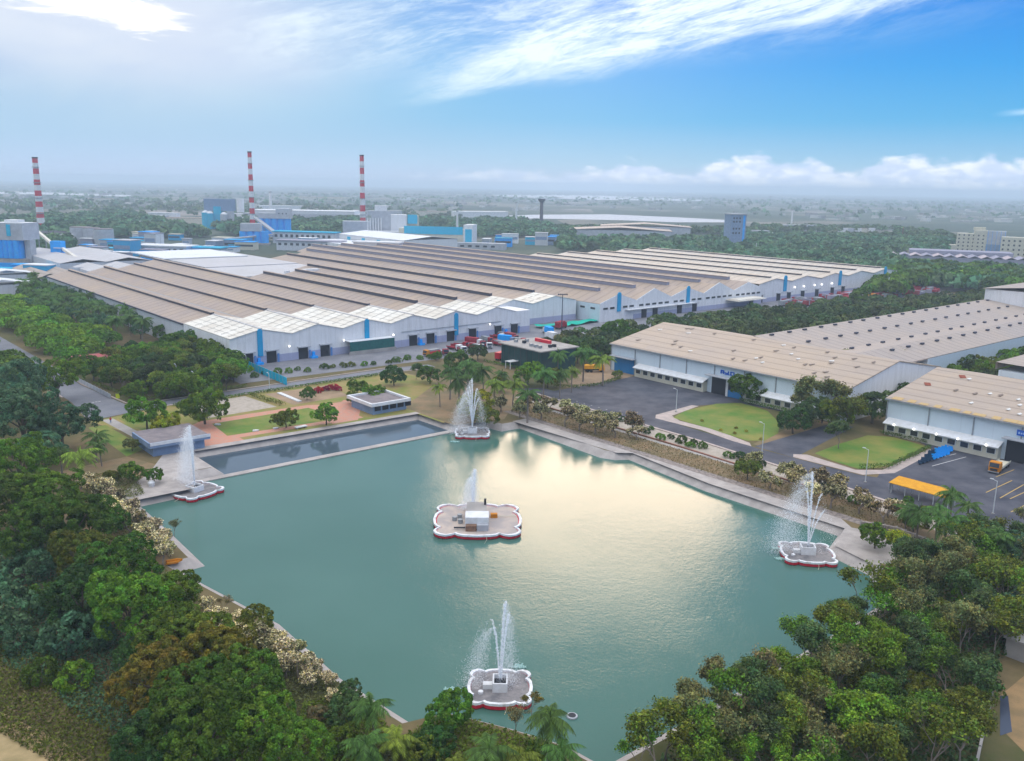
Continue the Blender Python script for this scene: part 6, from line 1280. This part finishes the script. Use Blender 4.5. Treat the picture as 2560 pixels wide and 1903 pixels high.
truck('lone red truck beside the left face of the dark green office', 1252, 900, TH + R_(15), M['red'], M['red'], 'box', 'single yard trucks', 5.5, .9)
truck('white and blue truck beyond the dark green office', 1372, 836, TH + R_(70), M['white'], M['blue'], 'box', 'single yard trucks', 5.5)
truck('maroon truck near the shade net beyond the office', 1400, 822, TH + R_(20), M['maroon'], M['maroon'], 'box', 'single yard trucks', 6)
truck('white truck parked behind the dark green office', 1380, 850, TH + R_(80), M['white'], M['white'], 'box', 'single yard trucks', 5)
k_ = 0
for i in range(96):
    u_, v_ = tr_.uniform(318, 480), tr_.uniform(-34, -12); x, y = WU(u_, v_ - (u_ - 340) * .03)
    cm = tr_.choice((M['maroon'], M['dullred'], M['maroon'], M['steel'])); r = thing('parked_truck', 'one of the maroon and red trucks massed in front of the pale-roofed hall', 'truck', (x, y), TH + tr_.choice((0, math.pi / 2)) + tr_.uniform(-.2, .2), 'trucks massed by the pale hall')
    part('cab', MB_shift(truck_cab(), 3.2, 0), cm, r); part('cargo_body', MB().box(-3.2, 3.0, -1.25, 1.25, .9, tr_.choice((2.2, 3.3))), tr_.choice((M['maroon'], M['dullred'], M['roofviolet'], M['steel'])), r); part('chassis', MB().box(-3.2, 3.2, -1, 1, .3, .89), M['dark'], r)
x, y = WU(392, -33); r = thing('orange_machine', 'bright orange machine among the maroon trucks by the far hall', 'machine', (x, y), TH); part('body', MB().box(-6, 5, -2, 2, .8, 3.2), M['orange'], r); part('cab', MB().box(5.01, 7, -1.5, 1.5, .8, 3.8), M['orange'], r); part('tracks', MB().box(-5, 6, -2.4, 2.4, 0, .79), M['dark'], r)
# yellow tipper on the sandy lot
x, y = G(1480, 930); r = thing('yellow_tipper', 'yellow-orange tipper truck on the sandy lot left of the warehouse', 'truck', (x, y), R_(8))
part('skip', MB().prism([(-3, -1.2), (2.2, -1.2), (2.2, 1.2), (-3, 1.2)], 1.3, 2.6), M['yellow'], r); part('cab', MB_shift(truck_cab(2.3), 2.4, 0), M['yellow'], r); part('chassis', MB().box(-2.8, 3, -.6, .6, .7, 1.28), M['dark'], r); wheels(r, (3.2, -1.8, -.5), 1.15)
# parking shelter with yellow roof
a_ = UV(2250, 1202, 2.6); c_ = UV(2365, 1243, 2.6)
r = gthing('parking_shelter', 'long open shelter with bright yellow sheet roof beside the road', 'shelter', 61.4, -231.2)
mb = MB(); L_ = 13.2
mb.face((-.2, 0, 2.5), (4.2, 0, 3.1), (4.2, L_, 3.1), (-.2, L_, 2.5)); mb.face((-.2, 0, 2.35), (-.2, L_, 2.35), (4.2, L_, 2.95), (4.2, 0, 2.95)); mb.face((-.2, 0, 2.35), (-.2, 0, 2.5), (-.2, L_, 2.5), (-.2, L_, 2.35)); mb.face((-.2, 0, 2.35), (4.2, 0, 2.95), (4.2, 0, 3.1), (-.2, 0, 2.5)); part('roof', mb, M['yellow'], r)
for k in range(5):
    for x_ in (.3, 3.6): part('post', MB().box(x_, x_ + .12, .3 + k * 3.1, .42 + k * 3.1, 0, 2.5), M['steel_white'], r)
    part('rafter', MB().box(-.1, 4.1, .3 + k * 3.1, .4 + k * 3.1, 2.2, 2.34), M['steel'], r)
part('notice_board', MB().box(1, 2.6, L_ + .3, L_ + .4, .3, 1.9), M['silo_grey'], r)
# blue racks: each bike is a thing
tb = random.Random(8); n_b = 0
for i in range(9):
    for j in range(4):
        px = 2300 + i * 8.5 + j * 8; py = 1160 - i * 2.8 - j * 8.5 + 2; x, y = G(px, py); dark = i + j * .6 < 3.5
        r = thing('blue_trolley', 'one of the ' + ('dark navy' if dark else 'bright blue') + ' trolleys packed at the edge of the parking yard', 'trolley', (x, y), TH + tb.uniform(-.15, .15), 'navy trolleys' if dark else 'blue trolleys')
        mm = M['navy'] if 'navy' in M else M.setdefault('navy', weathered('navy_frame', (.01, .035, .09), (.01, .06, .12), .8)); mm = mm if dark else M['blue']
        part('tray', MB().box(-.5, .5, -.35, .35, .35, .5), mm, r); part('frame', MB().box(-.5, -.44, -.35, .35, .5, 1.15 + tb.uniform(-.1, .1)).box(.44, .5, -.35, .35, .5, 1.0).box(-.44, .44, -.03, .03, .9, .96), mm, r); part('wheel_set', MB().cyl(-.35, 0, 0, .34, .13, n=8).cyl(.35, 0, 0, .34, .13, n=8), M['tyre'], r)
# mint shade nets
for i, (q0, q1, lab) in enumerate((((1335, 818), (1410, 812), 'left mint-green shade net sheet on the yard beside the white set-back hall'), ((1412, 812), (1500, 798), 'right mint-green shade net sheet beside the windowed hall corner'))):
    a_, c_ = UV(*q0), UV(*q1); mb = MB(); nx = 8; d0 = Vector((c_[0] - a_[0], c_[1] - a_[1])); rr_ = random.Random(i)
    g_ = [[(d0.x * k / nx + (4 if j else 0) * -.35, d0.y * k / nx - j * 3.2, .6 + rr_.uniform(0, .9)) for k in range(nx + 1)] for j in range(3)]
    for j in range(2):
        for k in range(nx): mb.face(g_[j + 1][k], g_[j + 1][k + 1], g_[j][k + 1], g_[j][k])
    r = gthing('shade_net', lab, 'net', *a_); part('net', mb, M['mint'], r)
    for k in (0, 4, 8): p_ = g_[1][k]; part('pole', MB().box(p_[0] - .05, p_[0] + .05, p_[1] - .05, p_[1] + .05, 0, p_[2]), M['steel'], r)
# ------------------------------------------------------------------ lamp posts
def post(label, px, py, h, mm='steel_white', arms=1, lit=False):
    x, y = G(px, py); r = thing('lamp_post', label, 'lamp post', (x, y), TH)
    part('pole', MB().cyl(0, 0, 0, h, .11, .07, 8), M[mm], r); part('base_plate', MB().box(-.25, .25, -.25, .25, 0, .2), M['concrete'], r)
    for k in range(arms):
        a = R_(90) + k * 2 * math.pi / arms; part('arm', MB().tube([(0, 0, h - .1), (.9 * math.cos(a), .9 * math.sin(a), h + .15)], .05, 6), M[mm], r)
        part('lamp_head', MB().box(-.35, .35, -.14, .14, -.06, .08), M['lamp' if lit else 'steel_white'], r, loc=(1.1 * math.cos(a), 1.1 * math.sin(a), h + .16), rot=a)
post('pale lamp post at the tip of the oval lawn pavement', 1690, 1030, 6.8); post('lamp post between road and oval lawn, right side', 1905, 1132, 7.6); post('lamp post between the road and the corner lawn', 2163, 1206, 7.8)
post('lamp post standing in the parking yard behind the palms', 2482, 1285, 7.2); post('lamp post in front of the thicket, left one', 443, 962, 6.5); post('lamp post in front of the thicket, right one', 486, 978, 6.0); post('lamp post beside the teal-blue fence', 617, 935, 6.5); post('lamp post on the garden road kerb', 674, 977, 5.5)
x, y = G(1404, 832); r = thing('floodlight_mast', 'tall dark floodlight mast with crossbar of lamps in front of the brown roofs', 'mast', (x, y), 0)
part('pole', MB().cyl(0, 0, 0, 17.6, .28, .16, 8), M['dark_line'], r); part('crossbar', MB().box(-2.2, 2.2, -.12, .12, 17.3, 17.6), M['dark_line'], r)
for k in range(5): part('floodlight', MB().box(-2.1 + k * .95, -1.6 + k * .95, -.4, -.13, 17.1, 17.8), M['dark_line'], r)
for i, (px, py, h) in enumerate(((1888, 650, 16), (2218, 740, 12), (1775, 520, 40), (1925, 515, 45), (2010, 520, 42), (2255, 600, 18))):
    x, y = G(px, py); r = thing('mast', ('thin pale mast above the trees behind the pale hall', 'thin pole at the far hall end by the trees', 'left of three hazy pylons on the right horizon', 'middle of three hazy pylons on the right horizon', 'right of three hazy pylons on the right horizon', 'thin reddish mast in the right trees')[i], 'mast', (x, y))
    part('pole', MB().cyl(0, 0, 0, h, .5 if i in (0, 1, 5) else 1.6, .25, 6), M['steel_white'] if i < 2 else M['maroon'] if i == 5 else M['steel'], r)
    if 1 < i < 5: part('cross_arm', MB().box(-6, 6, -.4, .4, h * .8, h * .83), M['steel'], r)
# garden details
x, y = G(752, 1067, .4); r = thing('garden_bench', 'small white bench slab on the basin-side path of the garden', 'bench', (x, y), TH + .05); part('seat', MB().box(-1.7, 1.7, -.7, .7, .4, .55), M['white'], r); part('leg', MB().box(-1.4, -1.1, -.5, .5, 0, .4), M['concrete'], r); part('leg', MB().box(1.1, 1.4, -.5, .5, 0, .4), M['concrete'], r)
for i, (px, py, lab) in enumerate(((545, 1063, 'left pale stone on the top left corner of the garden lawn'), (640, 1078, 'pale low stone in the middle of the garden lawn edge'), (690, 1072, 'pale low stone right of the middle one on the garden lawn edge'))):
    x, y = G(px, py); r = thing('garden_stone', lab, 'stone', (x, y), .4 * i); part('stone_block', MB().prism([(-.9, -.3), (.2, -.45), (.8, .0), (.3, .4), (-.7, .35)], 0, .35), M['white'], r)
x, y = G(295, 1000); r = thing('yellow_sign', 'bright yellow-green sign panel at the hedge corner by the road junction', 'sign', (x, y), R_(10)); part('panel', MB().box(-.55, .55, -.05, .05, .5, 1.9), mat('acid_yellow', (.55, .62, .02), .6)[0], r); part('post', MB().box(-.05, .05, .06, .16, 0, 1.7), M['steel'], r)
x, y = G(380, 1227, -1.); r = thing('white_buoy', 'round white tank lying on the shore left of the left fountain', 'tank', (x, y), 0, None, .0)
part('tank_body', MB().cyl(0, 0, 0, .9, .55, .75, 12).cyl(0, 0, .901, 1.3, .75, .3, 12), M['white'], r)
x, y = G(434, 1407); r = thing('orange_boat', 'small orange inflatable lying on the notch of the left bank', 'boat', (x, y), .5)
part('hull', MB().tube([(-1.1, -.5, .25), (.6, -.6, .25), (1.3, 0, .3), (.6, .6, .25), (-1.1, .5, .25), (-1.1, -.5, .25)], .24, 8), M['orange'], r); part('floor', MB().box(-1.0, .8, -.4, .4, .08, .16), M['yellow'], r)
# painted stripe on the garden bed: slanted white ramp slab
a_ = UV(708, 988); r = gthing('white_slab', 'slanting white slab between the hedge block and the earth bed', 'slab', a_[0] - .6, a_[1] - 6); part('slab', MB().box(0, 1.3, -5, 9, .03, .3), M['white'], r)
# crossing dashes on the entrance road
for k in range(6): q = UV(208 + k * 8.2, 1011 - k * 1.4); tag(part('road_dash', MB().box(-.35, .35, -.2, .2, 0, .01), M['paint'], None, loc=(*WU(*q), .05), rot=TH), kind='structure')
# two-wheelers with riders near the junction: person on foot in red
def person(label, px, py, shirt, trousers, h=1.7, face=0.):
    x, y = G(px, py); me = bpy.data.meshes.new('person'); s = h / 1.7
    V = [(0, 0, .92), (0, 0, 1.15), (0, 0, 1.4), (0, 0, 1.5), (0, .01, 1.62), (.1, 0, .86), (.12, .06, .48), (.13, -.02, .06), (-.1, 0, .86), (-.12, -.06, .48), (-.13, -.1, .06), (.2, 0, 1.38), (.26, .02, 1.1), (.25, .12, .88), (-.2, 0, 1.38), (-.26, -.02, 1.1), (-.25, .05, .88), (.14, .1, .03), (-.14, .02, .03)]
    Ed = [(0, 1), (1, 2), (2, 3), (3, 4), (0, 5), (5, 6), (6, 7), (0, 8), (8, 9), (9, 10), (2, 11), (11, 12), (12, 13), (2, 14), (14, 15), (15, 16), (7, 17), (10, 18)]
    me.from_pydata([(a * s, b_ * s, c * s) for a, b_, c in V], Ed, []); o = put('person', me, None, (x, y, .05), face)
    rad = [.15, .13, .15, .06, .10, .09, .065, .05, .09, .065, .05, .07, .05, .04, .07, .05, .04, .045, .045]
    md = o.modifiers.new('skin', 'SKIN'); 
    for i, vv in enumerate(me.skin_vertices[0].data if me.skin_vertices else []): vv.radius = (rad[i] * s,) * 2
    return o, x, y, s
def person_full(label, px, py, shirt, trousers, face):
    x, y = G(px, py); r = thing('person', label, 'person', (x, y), face, None, .04)
    V = [((0, 0, .90), .14), ((0, 0, 1.15), .13), ((0, 0, 1.38), .16), ((0, 0, 1.48), .055), ((0, .01, 1.56), .085), ((0, .01, 1.66), .09), ((.09, 0, .84), .09), ((.11, .05, .47), .06), ((.12, -.02, .08), .045), ((-.09, 0, .84), .09), ((-.11, -.05, .47), .06), ((-.12, -.1, .08), .045), ((.2, 0, 1.36), .065), ((.25, .02, 1.08), .045), ((.24, .12, .86), .035), ((-.2, 0, 1.36), .065), ((-.25, -.02, 1.08), .045), ((-.24, .05, .86), .035), ((.13, .1, .05), .04), ((-.13, .03, .05), .04)]
    Ed = [(0, 1), (1, 2), (2, 3), (3, 4), (4, 5), (0, 6), (6, 7), (7, 8), (0, 9), (9, 10), (10, 11), (2, 12), (12, 13), (13, 14), (2, 15), (15, 16), (16, 17), (8, 18), (11, 19)]
    mb = MB()
    for a, b_ in Ed: mb.tube([V[a][0], V[b_][0]], [V[a][1], V[b_][1]], 8)
    me = mb.mesh('body', M['skin'])
    rm = me; o = put('body', rm, r); md = o.modifiers.new('fuse', 'REMESH'); md.mode = 'VOXEL'; md.voxel_size = .035
    part('shirt', MB().tube([(0, 0, .88), (0, 0, 1.15), (0, 0, 1.40), (0, 0, 1.45)], [.175, .165, .20, .09], 12).tube([(.17, 0, 1.38), (.24, .01, 1.12)], [.09, .07], 8).tube([(-.17, 0, 1.38), (-.24, -.01, 1.12)], [.09, .07], 8), shirt, r)
    part('trousers', MB().tube([(0, 0, .95), (0, 0, .84)], [.175, .165], 12).tube([(.09, 0, .86), (.11, .05, .47), (.12, -.02, .12)], [.11, .085, .07], 8).tube([(-.09, 0, .86), (-.11, -.05, .47), (-.12, -.1, .12)], [.11, .085, .07], 8), trousers, r)
    part('hair', MB().tube([(0, -.01, 1.62), (0, -.01, 1.72), (0, -.01, 1.77)], [.105, .10, .05], 10), M['tyre'], r)
M['skin'] = mat('skin', (.22, .12, .08), .6)[0]
person_full('person in a red shirt walking at the head of the garden path by the junction', 277, 1058, M['red'], M['bluegrey'], .6)

# ------------------------------------------------------------------ haze
mb = MB().box(-14900, 14900, -14900, 14900, -3.2, 100.6)
hz = mb.mesh('haze'); m = bpy.data.materials.new('haze_air'); m.use_nodes = True; nt = m.node_tree; nt.nodes.clear()
pv = nt.nodes.new('ShaderNodeVolumePrincipled'); pv.inputs['Color'].default_value = (.72, .86, 1, 1); pv.inputs['Density'].default_value = 2.05e-4; pv.inputs['Anisotropy'].default_value = .1
om = nt.nodes.new('ShaderNodeOutputMaterial'); nt.links.new(pv.outputs[0], om.inputs['Volume']); hz.materials.append(m)
tag(put('haze', hz), kind='stuff')
